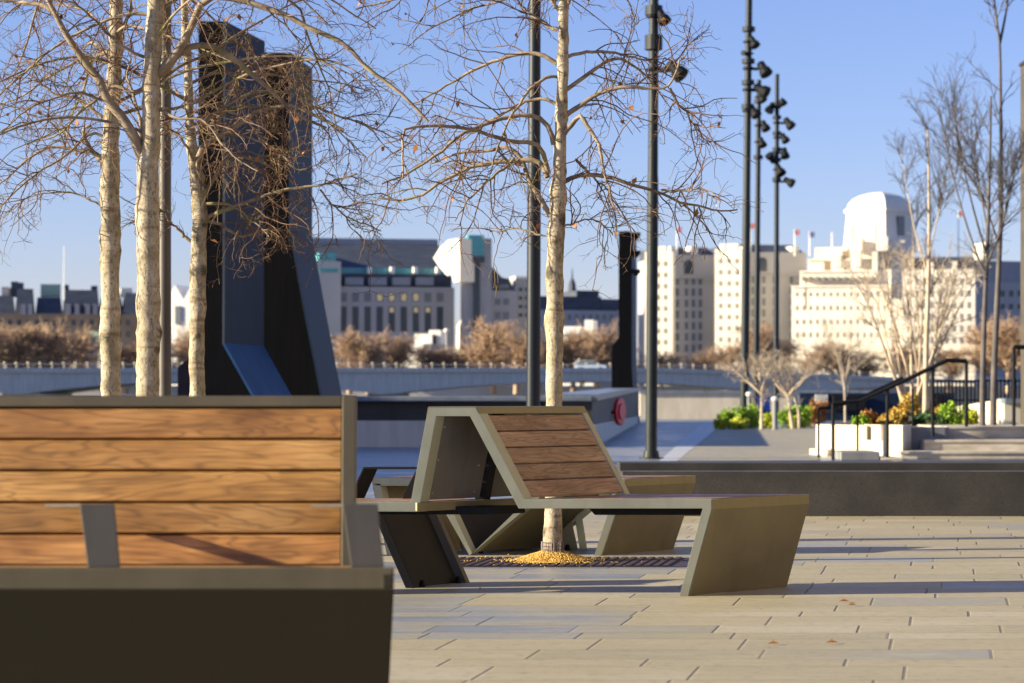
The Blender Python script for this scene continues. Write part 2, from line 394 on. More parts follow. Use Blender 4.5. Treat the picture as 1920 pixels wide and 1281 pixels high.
# ------------------------------------------------------------------ benches
def lerp(a, b, t): return np.array(a)*(1-t)+np.array(b)*t
def offset_poly(pts, t, side):
    """mitred offset of a 3D profile lying in a vertical plane; side=+1 to the left of travel"""
    pts = [np.array(p, float) for p in pts]
    h = pts[-1]-pts[0]; h[2] = 0
    if np.linalg.norm(h) < 1e-6: h = np.array((1.,0,0))
    h /= np.linalg.norm(h)
    if h[0] < 0: h = -h
    q = [np.array((p.dot(h), p[2])) for p in pts]
    out = []
    for i, p in enumerate(q):
        ds = []
        if i > 0: d = p-q[i-1]; ds.append(d/np.linalg.norm(d))
        if i < len(q)-1: d = q[i+1]-p; ds.append(d/np.linalg.norm(d))
        ns = [np.array((-d[1], d[0]))*side for d in ds]
        n = sum(ns); n /= np.linalg.norm(n); m = n/max(.35, n.dot(ns[0]))
        o = m*t
        out.append(pts[i]+h*o[0]+np.array((0,0,1))*o[1])
    return out
def flat_end(outer, inner, zg=0.0):
    return inner
def strip(mb, outer, inner, e, s0, s1):
    n = len(outer); d = e*(s1-s0)
    o0 = [p+e*s0 for p in outer]; i0 = [p+e*s0 for p in inner]
    vs = o0+i0+[p+d for p in o0]+[p+d for p in i0]; fs = []
    for k in range(n-1):
        fs += [(k,k+1,n+k+1,n+k), (2*n+k,3*n+k,3*n+k+1,2*n+k+1), (k,2*n+k,2*n+k+1,k+1), (n+k,n+k+1,3*n+k+1,3*n+k)]
    fs += [(0,n,3*n,2*n), (n-1,3*n-1,4*n-1,2*n-1)]
    mb.add(vs, fs)
def planks(mb, a, b, nrm, e, s0, s1, n, th, gap=.006, lift=0.0, t0=0.0, t1=1.0):
    """n planks side by side from a to b, each running along e"""
    a, b = np.array(a, float), np.array(b, float); Lg = np.linalg.norm(b-a); d = (b-a)/Lg; nrm = np.array(nrm, float)
    le = np.linalg.norm(e)
    w = Lg*(t1-t0)/n
    for i in range(n):
        p0 = a+d*(Lg*t0+w*i+gap/2)+nrm*lift; p1 = a+d*(Lg*t0+w*(i+1)-gap/2)+nrm*lift
        bv = .003
        sec = [p0-nrm*th, p1-nrm*th, p1-nrm*bv, p1-d*bv, p0+d*bv, p0-nrm*bv]
        vs = [q+e*s0 for q in sec]
        gr = []
        for s in (s0, s1):
            for q in sec: gr.append((s*le, float((q-a).dot(d)), float((q-a).dot(nrm))))
        mb.prism(vs, e*(s1-s0), gr)

BG = 'angular steel and timber benches around the plaza trees'
# --- double bench with the open A-frame (centre of the picture)
D0 = 11.3
t = thing('double_bench', 'olive steel double bench with open A-frame end and brown slats, before the lone tree', 'bench', (0.2,11.5,0), BG)
e = np.array((.524,.576,0))
pA = [P(1291,1120,D0), P(1335,955,D0), P(1335,936,D0), P(983,936,D0), P(892,763,D0), P(803,763,D0)]
footA = pA[0]; footA[2] = 0
xl = X(430,D0)
pB = [P(803,763,D0), P(770,942,D0), np.array((xl,D0,Z(940,D0))), np.array((xl,D0,Z(958,D0))), np.array((xl+.11,D0,0))]
full = pA+pB[1:]
inn = offset_poly(full, .044, +1)
inn[0][2] = 0; inn[-1][2] = 0
fr = MB()
full_n = [p for p in full]
strip(fr, full_n, inn, e, 0, .075)
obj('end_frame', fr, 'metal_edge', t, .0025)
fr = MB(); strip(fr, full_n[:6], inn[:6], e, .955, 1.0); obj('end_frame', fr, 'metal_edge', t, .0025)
fr = MB(); strip(fr, full_n[5:], inn[5:], e, .56, .62); obj('middle_frame', fr, 'metal_dark', t, .002)  # inner face of the frame, its shade put into the dark colour
# leg panel (right end), bent plate
def plate(o_pts, th, e, s0, s1, side=1, push=.0015):
    m_ = MB(); a_ = offset_poly(o_pts, push, -side); b_ = offset_poly(o_pts, th, side)
    strip(m_, a_, b_, e, s0, s1); return m_
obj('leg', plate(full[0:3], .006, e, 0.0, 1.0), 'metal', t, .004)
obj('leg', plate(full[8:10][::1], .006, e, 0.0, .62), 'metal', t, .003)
# cap and borders
cap = [lerp(full[4],full[3],.075), full[4], full[5], lerp(full[5],full[6],.09)]
obj('back_cap', plate(cap, .006, e, .0, 1.0), 'metal', t, .003)
nrmA = np.cross(full[3]-full[4], e); nrmA /= np.linalg.norm(nrmA)
if nrmA[2] < 0: nrmA = -nrmA
m_ = MB(); planks(m_, full[4], full[3], nrmA, e, .075, .955, 5, .022, .006, -.004, .082, .975)
obj('backrest', m_, 'wood', t)
m_ = MB(); planks(m_, full[2], full[3], (0,0,1), e, .075, .955, 8, .022, .007, .002, .05, .97)
obj('seat', m_, 'wood', t)
m_ = MB(); planks(m_, full[6], full[7], (0,0,1), e, .075, .60, 8, .022, .007, .002, .02, .95)
obj('seat', m_, 'wood', t)
nB = np.cross(full[6]-full[5], e); nB /= np.linalg.norm(nB)
if nB[0] > 0: nB = -nB
m_ = MB(); planks(m_, full[5], full[6], nB, e, .075, .56, 5, .016, .006, -.004, .09, .97)
obj('backrest', m_, 'wood', t)
# galvanised plate behind the left backrest, bolts
def back_panel(s0, s1, d0, z_off=0):
    a = full[5]-nB*d0; b_ = full[6]-nB*d0
    q = [lerp(a,b_,.10)+e*s0, lerp(a,b_,.97)+e*s0, lerp(a,b_,.97)+e*s1, lerp(a,b_,.10)+e*s1]
    m_ = MB(); m_.prism(q, -nB*.004); return m_
bp = obj('back_panel', back_panel(.075,.56,.024), 'back_metal', t)
for s_, q in ((.13,.2),(.13,.55),(.13,.9),(.5,.35),(.5,.62),(.5,.9)):
    m_ = MB(); m_.lathe(lerp(full[5],full[6],q)-nB*.028+e*s_, [(.006,0),(.006,.003),(.003,.006)], 8, -nB); obj('bolt', m_, 'bolt', bp)
m_ = MB(); planks(m_, full[5], full[6], nB, e, .62, 1.0, 5, .016, .006, -.004, .09, .97); obj('backrest', m_, 'wood', t)
obj('back_panel', back_panel(.62,1.02,.024), 'back_metal', t)
# ledge under the panel, the cross beam and the black carriers under both seats
m_ = MB(); a = full[6]-nB*.03
m_.prism([a+np.array((0,0,.004)), a-nB*.014+np.array((0,0,.004)), a-nB*.014+np.array((0,0,-.036)), a+np.array((0,0,-.036))], e*1.0)
obj('back_rail', m_, 'metal', t, .002)
m_ = MB(); zt = full[2][2]-.046
x0, x1 = X(1062,D0), X(1312,D0)
m_.prism([(x0,D0,zt),(x1,D0,zt),(x1,D0,zt-.034),(x0+.03,D0,zt-.034)], e*.5)
for i in range(len(m_.v)): m_.v[i] = tuple(np.array(m_.v[i])+e*.2)
obj('seat_carrier', m_, 'black', t, .003)
m_ = MB(); m_.prism([(X(430,D0),D0,zt+.004),(X(868,D0),D0,zt+.004),(X(868,D0),D0,zt-.034),(X(430,D0),D0,zt-.034)], e*.28)
for i in range(len(m_.v)): m_.v[i] = tuple(np.array(m_.v[i])+e*.28)
obj('seat_carrier', m_, 'black', t, .003)
# inner leg under the left seat: recessed plate between two strips, shade in its dark colour
e2 = np.array((.262,.372,0)); Dl = 11.76
Lt = P(712,953,Dl); Lf = P(778,1103,11.78); Lf[2] = 0; Lt[1] = Lf[1]
wv = np.array((-.046,0,0))
lg = MB(); lg.prism([Lt, Lf, Lf+wv, Lt+wv], e2*.09); obj('leg_frame', lg, 'metal_dark', t, .002)
lg = MB(); lg.prism([Lt+e2*.93, Lf+e2*.93, Lf+wv+e2*.93, Lt+wv+e2*.93], e2*.07); obj('leg_frame', lg, 'metal_arm', t, .002)
lg = MB(); q = [Lt+wv*.9+e2*.09, Lf+wv*.9+e2*.09, Lf+wv*.9+e2*.93, Lt+wv*.9+e2*.93]; lg.prism(q, wv*.1); lp = obj('leg_panel', lg, 'metal_dark', t)
for s_ in (.2,.85):
    lg = MB(); lg.lathe(Lf+wv*.4+e2*s_, [(.016,0),(.016,.02),(.008,.034)], 10); obj('foot_bolt', lg, 'black', lp)
# armrest of the left seat: a bent flat bar
def flatbar(pts, width, th):
    m_ = MB(); a_ = [np.array(p) for p in pts]; b_ = offset_poly(a_, th, +1)
    strip(m_, a_, b_, np.array(width, float), 0, 1); return m_
Da = 11.62
ar = flatbar([P(790,876,Da), P(681,876,Da), P(655,934,Da)], np.array((.06,.068,0)), .010)
ab = obj('armrest', ar, 'metal_dark', t, .0015)
m_ = MB(); m_.prism([P(779,884,Da),P(757,926,Da),P(754,938,Da),P(779,938,Da)], (.007,.008,0)); obj('gusset', m_, 'metal_dark', ab, .001)

# --- backless zig-zag bench behind the tree
D2 = 14.2
t2 = thing('zigzag_bench', 'backless olive steel zigzag bench standing on a V foot behind the lone tree', 'bench', (0.1,14.4,0), BG)
e3 = np.array((.46,.60,0))
prof = [P(1128,1042,D2), P(1172,912,D2), P(1172,898,D2), P(1030,898,D2), P(885,1040,D2), P(842,945,D2), P(845,897,D2), P(698,896,D2), P(698,908,D2), P(726,1041,D2)]
for k in (0, 9): prof[k][2] = 0
prof[4][2] = 0.012
i2 = offset_poly(prof, .046, +1); i2[0][2] = 0; i2[9][2] = 0
o4 = [p.copy() for p in prof]
# the V foot is thickened above, not below, the paving
fr = MB(); strip(fr, o4, i2, e3, 0, .07)
for i, q in enumerate(fr.v):
    if q[2] < 0: fr.v[i] = (q[0], q[1], 0.0)
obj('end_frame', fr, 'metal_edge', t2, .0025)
fr = MB(); strip(fr, o4, i2, e3, .93, 1.0)
for i, q in enumerate(fr.v):
    if q[2] < 0: fr.v[i] = (q[0], q[1], 0.0)
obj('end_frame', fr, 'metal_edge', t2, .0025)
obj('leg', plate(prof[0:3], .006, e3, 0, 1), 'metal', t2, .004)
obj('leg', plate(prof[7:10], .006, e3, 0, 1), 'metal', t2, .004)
m_ = MB(); planks(m_, prof[2], prof[3], (0,0,1), e3, .07, .93, 5, .022, .007, .002, .05, .98); obj('seat', m_, 'wood', t2)
m_ = MB(); planks(m_, prof[6], prof[7], (0,0,1), e3, .07, .93, 5, .022, .007, .002, .05, .97); obj('seat', m_, 'wood', t2)
m_ = MB(); q = [lerp(prof[3],prof[4],.0)+e3*.07, lerp(prof[3],prof[4],.97)+e3*.07, lerp(prof[3],prof[4],.97)+e3*.93, prof[3]+e3*.93]
m_.prism(q, (0,0,-.005)); obj('slope_panel', m_, 'metal', t2)
m_ = MB(); m_.prism([lerp(prof[5],prof[4],.0)+e3*.07, lerp(prof[5],prof[4],.95)+e3*.07, lerp(prof[5],prof[4],.95)+e3*.93, prof[5]+e3*.93], (-.004,0,-.004)); obj('slope_panel', m_, 'metal_dark', t2)
# rear leg plate seen under the seat beside the trunk
m_ = MB(); Dr = 14.75
m_.prism([P(900,950,Dr), P(1066,950,Dr), P(1084,1031,Dr), P(905,1031,Dr)], (0,.006,0))
for i, q in enumerate(m_.v): m_.v[i] = (q[0], q[1], max(q[2], 0.0))
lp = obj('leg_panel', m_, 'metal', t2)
m_ = MB(); m_.prism([P(1074,945,Dr), P(1088,945,Dr), P(1101,1031,Dr), P(1087,1031,Dr)], (0,.05,0))
for i, q in enumerate(m_.v): m_.v[i] = (q[0], q[1], max(q[2], 0.0))
obj('leg_frame', m_, 'metal_edge', lp, .002)
for q in (P(902,1036,14.4), P(1064,1030,14.7)):
    m_ = MB(); m_.lathe(q*np.array((1,1,0)), [(.016,0),(.016,.02),(.008,.034)], 10); obj('foot_bolt', m_, 'black', t2)

# --- long bench in the near left
t3 = thing('long_bench', 'long oiled-timber bench with flat steel armrests and steel front coloured dark for shade, nearest the viewer', 'bench', (-1.2,6.3,0), BG)
Df, Db = 5.95, 6.76
xr_f, xr_b = X(738,Df), X(666,Db); sh = (xr_b-xr_f)/(Db-Df)
LEN = 2.3; ex = np.array((-LEN,0,0))
zf, zb, zc = .51, .459, EYE+.003*1
cf = np.array((xr_f,Df,zf)); cb = np.array((xr_b,Db,zb))
top = np.array((xr_b-.004,Db+.10,Z(742,Db+.10)))
rec = np.array((0,1.,0))
# end frame of back (right border), cap and planks; the back is 4.5 cm thick
nb = np.array((0,-(top[2]-cb[2]),.10)); nb /= np.linalg.norm(nb)
def back_slab(s0, s1, q0, q1, th=.045, lift=0):
    a_, b_ = lerp(cb,top,q0)+nb*lift, lerp(cb,top,q1)+nb*lift
    m_ = MB(); m_.prism([a_+ex*s0, b_+ex*s0, b_-nb*th+ex*s0, a_-nb*th+ex*s0], ex*(s1-s0)); return m_
obj('back_frame', back_slab(0, .0172, -.04, 1.0), 'metal_lip', t3, .003)
obj('back_cap', back_slab(.0172, 1, .935, 1.0), 'metal_lip', t3, .003)
m_ = MB(); planks(m_, lerp(cb,top,.928), lerp(cb,top,.0), nb, ex, .0185, 1, 5, .022, .006, -.003, 0, 1.0); obj('backrest', m_, 'wood_warm', t3)
obj('back_panel', back_slab(.0172, 1, .0, .93, .004, -.04), 'metal_dark', t3)
# seat
ns = np.cross(np.array((1.,0,0)), cb-cf); ns /= np.linalg.norm(ns)
m_ = MB(); planks(m_, cf, cb, ns, ex, .012, 1, 7, .022, .007, 0, .03, .985); obj('seat', m_, 'wood_warm', t3)
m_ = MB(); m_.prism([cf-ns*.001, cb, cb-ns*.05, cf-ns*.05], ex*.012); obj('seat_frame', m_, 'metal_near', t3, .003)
# front plate: short upright lip and a leg plate raked inward
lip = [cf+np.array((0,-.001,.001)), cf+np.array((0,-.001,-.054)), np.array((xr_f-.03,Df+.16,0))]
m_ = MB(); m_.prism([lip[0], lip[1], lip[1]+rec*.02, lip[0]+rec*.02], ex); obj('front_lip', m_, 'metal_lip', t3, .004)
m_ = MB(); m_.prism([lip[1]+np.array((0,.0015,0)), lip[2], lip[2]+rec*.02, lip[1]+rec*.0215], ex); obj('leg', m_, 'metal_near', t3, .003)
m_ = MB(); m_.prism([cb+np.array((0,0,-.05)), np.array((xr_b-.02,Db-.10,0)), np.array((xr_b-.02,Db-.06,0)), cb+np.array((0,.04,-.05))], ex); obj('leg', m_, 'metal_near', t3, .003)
# armrests: flat bar, upright face to the front then back to the slats
def arm(pf0, pf1, pb0, pb1):
    zt = Z(945, 5.97); a0 = np.array((X(pf0,5.97),5.97,zt)); a1 = np.array((X(pf1,5.97),5.97,zt))
    b0 = np.array((X(pf0,5.97)+.022,5.93+.03,zf+.001)); b1 = np.array((X(pf1,5.97)+.016,5.93+.03,zf+.001))
    c0 = np.array((X(pb0,6.74),6.74,Z(945.5,6.74))); c1 = np.array((X(pb1,6.74),6.74,Z(945.5,6.74)))
    m_ = MB(); m_.prism([a0,a1,b1,b0], (0,.009,0)); o_ = obj('armrest', m_, 'metal_arm', t3, .002)
    m_ = MB(); m_.prism([a0+np.array((0,.0095,0)),a1+np.array((0,.0095,0)),c1,c0], (0,0,-.009)); obj('arm_bar', m_, 'metal_arm', o_, .002)
arm(642, 708, 582, 640); arm(149, 214, 84, 142)

# ------------------------------------------------------------------ tree machinery
def resample(pts, k):
    pts = np.array(pts, float)
    # smooth the hand-set nodes with Catmull-Rom, then take k points
    q = np.vstack([2*pts[0]-pts[1], pts, 2*pts[-1]-pts[-2]]); out = []
    for i in range(1, len(q)-2):
        for u in np.linspace(0, 1, 8, endpoint=False):
            p0,p1,p2,p3 = q[i-1],q[i],q[i+1],q[i+2]
            out.append(.5*((2*p1)+(-p0+p2)*u+(2*p0-5*p1+4*p2-p3)*u*u+(-p0+3*p1-3*p2+p3)*u**3))
    out.append(pts[-1]); out = np.array(out)
    d = np.r_[0, np.cumsum(np.linalg.norm(np.diff(out, axis=0), axis=1))]
    s = np.linspace(0, d[-1], k)
    return np.stack([np.interp(s, d, out[:,j]) for j in range(3)], 1)
def grow(pp, pr, cnt, length, ang, k, droop, wig, r_start, r_end, t0=.1, t1=1.0, up=0.0, taper=.5):
    """children of every branch in pp [n,k0,3]; cnt is children per branch"""
    n, k0, _ = pp.shape
    idx = np.repeat(np.arange(n), cnt); mcount = len(idx)
    tt = t0+(t1-t0)*rng.random(mcount); f = tt*(k0-1); i = np.minimum(f.astype(int), k0-2); w = (f-i)[:,None]
    pos = pp[idx,i]*(1-w)+pp[idx,i+1]*w
    tan = pp[idx,i+1]-pp[idx,i]; tan /= np.linalg.norm(tan, axis=1, keepdims=True)+1e-9
    rnd = rng.normal(size=(mcount,3)); perp = rnd-(rnd*tan).sum(1, keepdims=True)*tan
    perp /= np.linalg.norm(perp, axis=1, keepdims=True)+1e-9
    a = np.radians(ang[0]+(ang[1]-ang[0])*rng.random(mcount))[:,None]
    d = tan*np.cos(a)+perp*np.sin(a); d[:,2] += up; d /= np.linalg.norm(d, axis=1, keepdims=True)
    Ls = (length[0]+(length[1]-length[0])*rng.random(mcount)**1.3)*(1-taper*tt)
    out = np.empty((mcount,k,3)); out[:,0] = pos
    for j in range(1, k):
        d = d+rng.normal(size=(mcount,3))*wig; d[:,2] -= droop
        d /= np.linalg.norm(d, axis=1, keepdims=True)
        out[:,j] = out[:,j-1]+d*(Ls/(k-1))[:,None]
    pri = pr[idx,i]
    r0 = np.minimum(pri*.75, r_start)[:,None]; r1 = np.minimum(r0, r_end)
    return out, r0*(1-np.linspace(0,1,k)[None])+r1*np.linspace(0,1,k)[None]
def px_limb(nodes, D, slope, k=22):
    """nodes in picture units become a limb whose distance drifts by slope (m per picture unit run)"""
    pts = []; run = 0.0; prev = None
    for q in nodes:
        if prev is not None: run += math.hypot(q[0]-prev[0], q[1]-prev[1])
        prev = q; pts.append(P(q[0], q[1], D+slope*run))
    return resample(pts, k)
def quads_leaves(pos, size, mname, parent, hang=True, name='dead_leaves'):
    n = len(pos); a = rng.normal(size=(n,3)); 
    if hang: a = a*.5+np.array((0,0,-1))
    a /= np.linalg.norm(a, axis=1, keepdims=True)
    b_ = np.cross(a, rng.normal(size=(n,3))); b_ /= np.linalg.norm(b_, axis=1, keepdims=True)
    c_ = np.cross(a, b_); s = (size*(.6+.8*rng.random(n)))[:,None]
    v = np.stack([pos, pos+a*s*.5+b_*s*.32+c_*s*.12, pos+a*s, pos+a*s*.5-b_*s*.32+c_*s*.12], 1).reshape(-1,3)
    f = np.arange(4*n).reshape(-1,4)
    return nobj(name, v, f, mname, parent)
def cat_tubes(groups):
    vs, fs, b_ = [], [], 0
    for pts, rad, m in groups:
        v, f = tubes(pts, rad, m); vs.append(v); fs.append(f+b_); b_ += len(v)
    return np.vstack(vs), np.vstack(fs)

def plane_tree(name, label, D, trunk, limbs, nrand, seed, zrand, group, dens=1.0, leaves=60, extent=(.9,1.9)):
    global rng
    rng = np.random.default_rng(seed)
    tp = [P(a, b_, D) for a, b_, w in trunk]; base = np.array((tp[0][0], D, 0)); tp[0] = base if trunk[0][1] > 1000 else tp[0]
    nodes = [np.array(p) for p in tp]; wid = [w*.5*D/F for _,_,w in trunk]
    if trunk[0][1] < 1000:
        nodes.insert(0, base); wid.insert(0, wid[0]*1.06)
    # above the frame the stem goes on and thins out
    tip = nodes[-1]; nodes += [tip+np.array((.02,.0,.7)), tip+np.array((.0,.05,1.5))]; wid += [wid[-1]*.7, wid[-1]*.35]
    k = 190; path = resample(nodes, k)
    dn = np.r_[0, np.cumsum(np.linalg.norm(np.diff(np.array(nodes), axis=0), axis=1))]
    ds = np.r_[0, np.cumsum(np.linalg.norm(np.diff(path, axis=0), axis=1))]
    rr = np.interp(ds/ds[-1], dn/dn[-1], wid)
    # swollen nodes and knots
    rr = rr*(1+.018*np.sin(ds*9+seed)+.012*rng.normal(size=k))
    for zc in rng.uniform(.8, 3.3, 7): rr = rr*(1+.12*np.exp(-((path[:,2]-zc)/.03)**2))
    t = thing(name, label, 'tree', base, group)
    v, f = tubes(path[None], rr[None], 20)
    v = v+np.stack([.012*np.sin(v[:,2]*23+v[:,0]*60), .01*np.cos(v[:,2]*19+v[:,1]*50), 0*v[:,2]], 1)*.15
    kw = np.zeros(len(v)); cen = np.repeat(path, 20, axis=0); rad_ = np.repeat(rr, 20)
    nrm = v-cen; nrm /= np.linalg.norm(nrm, axis=1, keepdims=True)+1e-9
    for q in range(34):                                        # scars and swollen buds round the stem
        zi = rng.integers(3, int(k*.8)); an = rng.uniform(0, 2*math.pi); dd = np.array((math.cos(an), math.sin(an), 0)); sz = rng.uniform(.25,.7)
        c0 = path[zi]+dd*rr[zi]; d2 = (np.linalg.norm((v-c0)*np.array((1,1,.8)), axis=1)/(rr[zi]*sz+.012))**2
        g0 = np.exp(-d2); kw = np.maximum(kw, g0*rng.uniform(.5,1)); v = v+nrm*(g0*rad_*.22)[:,None]
    tr = nobj('trunk', v, f, 'bark', t)
    at = tr.data.attributes.new('knot', 'FLOAT', 'POINT'); at.data.foreach_set('value', kw.astype(np.float32))
    LP, LR = [], []
    for nodes_, w, slope in limbs:
        L_ = px_limb(nodes_, D, slope); LP.append(L_)
        L_ += np.cumsum(rng.normal(size=L_.shape)*.004, axis=0)
        LR.append(np.linspace(w*.5*D/F, max(.0035, w*.16*D/F), 22))
    for q in range(nrand):
        z0 = rng.uniform(*zrand); i = int(np.argmin(np.abs(path[:,2]-z0))); an = rng.uniform(0, 2*math.pi)
        d = np.array((math.cos(an), math.sin(an)*.8, rng.uniform(.1,.9))); ln = rng.uniform(*extent)
        pts = [path[i]]
        for j in range(7):
            d = d+rng.normal(size=3)*.16; d[2] -= .13; d /= np.linalg.norm(d); pts.append(pts[-1]+d*ln/7)
        LP.append(resample(pts, 22)); r0 = rng.uniform(.008,.015); LR.append(np.linspace(r0, .003, 22))
    LP, LR = np.array(LP), np.array(LR)
    c1 = int(11*dens); c2 = int(4*dens+.5); c3 = int(3*dens+.5)
    A1, R1 = grow(LP, LR, c1, (.22,.80), (30,75), 9, .05, .20, .0045, .0020, .12, 1.0, .05, .45)
    A2, R2 = grow(A1, R1, c2, (.10,.34), (30,80), 7, .04, .30,   .0023, .0012, .08, 1.0, .05, .3)
    A3, R3 = grow(A2, R2, c3, (.035,.12), (30,85), 4, .0, .38,   .0015, .0009, .1, 1.0, .08, .2)
    # direct short spurs on limbs
    S1, Q1 = grow(LP, LR, int(16*dens), (.05,.18), (35,85), 5, .0, .35, .0026, .0014, .05, 1.0, .1, .2)
    v, f = cat_tubes([(LP, LR, 9)]); nobj('branches', v, f, 'limb', t)
    v, f = cat_tubes([(A1, R1, 5), (A2, R2, 4), (A3, R3, 3), (S1, Q1, 3)]); nobj('twigs', v, f, 'twig', t)
    if leaves:
        tips = A2[rng.integers(0, len(A2), leaves), -1]; quads_leaves(tips[:leaves//2], .04, 'leaf_dead', t)
    return t
TG = 'bare plaza trees with pale trunks'
plane_tree('plane_tree', 'bare pale-trunked tree rising from a yellow gravel mound behind the double bench', 13.6,
  [(1036,1048,35),(1038,950,33),(1039,760,31),(1040,600,31),(1041,480,32),(1043,430,31),(1047,350,26),(1050,280,23),(1053,200,21),(1056,100,20),(1057,0,17)],
  [([(1045,118),(1020,103),(985,100),(945,110),(900,130),(840,165),(800,190),(770,205)],9,.0006),
   ([(1045,145),(1030,146),(1005,163),(975,195),(955,220),(935,250),(925,285),(915,325)],7,-.0008),
   ([(1043,195),(1020,185),(990,187),(960,200),(920,220),(890,240),(850,265)],7,.0005),
   ([(1037,275),(1030,245),(1015,225),(990,221),(950,228),(920,238),(880,255),(840,285),(780,325),(715,352)],10,-.0005),
   ([(1030,325),(1015,280),(995,266),(960,260),(920,248),(880,235),(840,228),(800,227),(764,231),(753,250),(752,325)],10,-.001),
   ([(1028,332),(1015,303),(985,296),(960,296),(920,300),(880,310),(840,330),(800,355),(760,370),(715,368)],11,.0004),
   ([(1030,405),(1010,375),(990,345),(975,305),(960,290),(945,283),(900,290),(850,297),(800,318)],11,.0009),
   ([(965,300),(930,330),(895,360),(870,390),(855,420)],6,-.0008),
   ([(1065,105),(1095,98),(1140,97),(1180,110),(1220,125),(1245,142)],7,.0006),
   ([(1062,219),(1090,200),(1110,182),(1150,168),(1190,163),(1220,165),(1255,163),(1270,145),(1282,112)],10,-.0005),
   ([(1056,250),(1075,230),(1090,218),(1105,245),(1125,280),(1135,320),(1145,360),(1155,395)],10,-.001),
   ([(1058,343),(1085,332),(1105,332),(1145,336),(1190,348),(1240,360),(1280,375),(1320,380),(1345,386),(1382,381)],9,.0006),
   ([(1080,300),(1105,330),(1125,350),(1150,375)],6,.0012),
   ([(1255,164),(1270,190),(1290,215),(1310,250),(1330,275)],5,.0008),
   ([(1190,160),(1215,140),(1255,120),(1290,75),(1310,60)],4,.0012),
   ([(1240,358),(1275,355),(1310,350),(1345,372)],5,-.001),
   ([(1047,57),(1010,30),(975,0)],9,.0004), ([(1050,20),(1036,0),(1020,-40)],9,.0007), ([(1058,20),(1068,-10),(1090,-60)],9,-.0006),
   ([(1055,-40),(980,-70),(900,-50),(820,-20),(740,-5),(660,15)],9,.0006),
   ([(1056,-30),(1110,-60),(1150,-20),(1180,40)],6,.001),
   ([(1045,430),(1075,425),(1105,415),(1130,430),(1150,450)],4,.0008),
   ([(1035,440),(1005,440),(960,430),(900,440)],4,.001)], 4, 21, (2.6,3.9), TG, .78, 70, (.5,1.2))
plane_tree('plane_tree', 'bare tree with the thickest pale trunk of three behind the long bench', 14.0,
  [(277,742,42),(278,600,42),(278,500,42),(277,400,42),(277,310,41),(283,270,34),(284,150,32),(289,60,31),(292,0,29)],
  [([(266,300),(252,255),(240,235),(205,190),(190,150),(170,130),(140,85),(110,30),(92,-10),(85,-50)],22,-.0003),
   ([(268,290),(264,250),(262,215),(245,165),(240,140),(246,115)],9,.0008),
   ([(290,150),(310,120),(335,90),(360,40),(378,5),(400,-3),(440,2),(520,30),(580,60),(640,88),(690,140),(740,180),(772,206),(800,235)],16,-.0004),
   ([(290,148),(330,105),(355,88),(392,82),(430,102),(470,135),(500,160),(530,190),(560,215),(620,240)],15,.0005),
   ([(287,30),(255,27),(215,38),(180,50),(120,78),(60,120),(0,172),(-60,230)],7,.0006),
   ([(110,30),(75,10),(40,0),(-20,-10)],11,.001),
   ([(205,190),(150,175),(100,185),(50,205),(0,245)],6,-.0008),
   ([(280,155),(250,170),(215,165),(160,215),(110,265),(50,285)],7,.0007),
   ([(440,2),(490,-20),(560,10),(590,80),(625,160),(640,230)],6,.0008),
   ([(292,-10),(350,-60),(450,-60),(560,-30),(640,20),(700,60)],8,.0007),
   ([(288,200),(330,225),(380,230),(440,300),(480,330)],6,-.001),
   ([(283,110),(240,95),(200,60),(150,20),(110,-20)],7,-.0007)], 8, 5, (2.4,3.8), TG, .86, 60)
plane_tree('plane_tree', 'bare pale-trunked tree, leftmost of the three behind the long bench', 15.0,
  [(208,742,36),(207,600,35),(207,500,34),(208,420,35),(205,360,38),(207,310,34),(207,250,29),(212,180,26),(216,100,25),(218,0,23)],
  [([(196,315),(178,290),(160,262),(156,240),(170,232)],13,-.0004),
   ([(207,240),(180,215),(140,190),(100,180),(60,150),(50,155)],8,.0005),
   ([(206,300),(150,290),(90,285),(30,330),(-30,390)],7,.0005),
   ([(210,210),(230,150),(240,125),(205,130),(195,140)],7,-.0005),
   ([(216,80),(236,40),(245,0),(250,-40)],9,.0004),
   ([(205,260),(170,250),(120,300),(75,330),(20,380),(0,420)],6,-.0005),
   ([(203,400),(160,370),(120,360),(60,370),(20,400)],4,.0008),
   ([(214,120),(160,110),(100,140),(40,180),(-20,200)],6,.0009)], 9, 9, (2.3,4.0), TG, .86, 40)
plane_tree('plane_tree', 'bare pale-trunked tree, thinnest of the three behind the long bench, against the dark fins', 15.2,
  [(370,742,28),(369,650,28),(370,560,29),(372,480,29),(374,410,27),(371,370,24),(362,300,20),(356,230,17),(352,120,15),(346,0,13)],
  [([(372,400),(378,350),(372,305),(385,275),(430,250),(470,220),(500,210),(545,206),(590,228),(640,255)],14,-.0004),
   ([(376,385),(395,350),(420,312),(445,290),(480,300),(530,330)],11,.0006),
   ([(376,415),(400,405),(440,395),(480,378),(520,365),(560,362),(600,355),(655,340)],9,-.0007),
   ([(378,412),(410,420),(450,440),(490,430),(540,440),(570,470)],7,.0007),
   ([(362,455),(345,440),(325,420),(310,395),(290,400)],7,.0004),
   ([(368,385),(395,385),(430,390),(470,420),(500,450)],7,-.0012),
   ([(360,290),(400,250),(440,170),(470,120),(520,90),(580,110)],7,.0006),
   ([(358,240),(420,200),(480,170),(560,180),(620,230),(680,290)],6,.0009),
   ([(545,206),(600,200),(640,215),(700,240),(770,270)],5,.0008),
   ([(600,355),(640,390),(670,410),(720,430)],4,.0008),
   ([(430,250),(480,260),(530,290),(560,320),(600,310)],5,-.0008)], 6, 31, (2.3,3.8), TG, .9, 40)

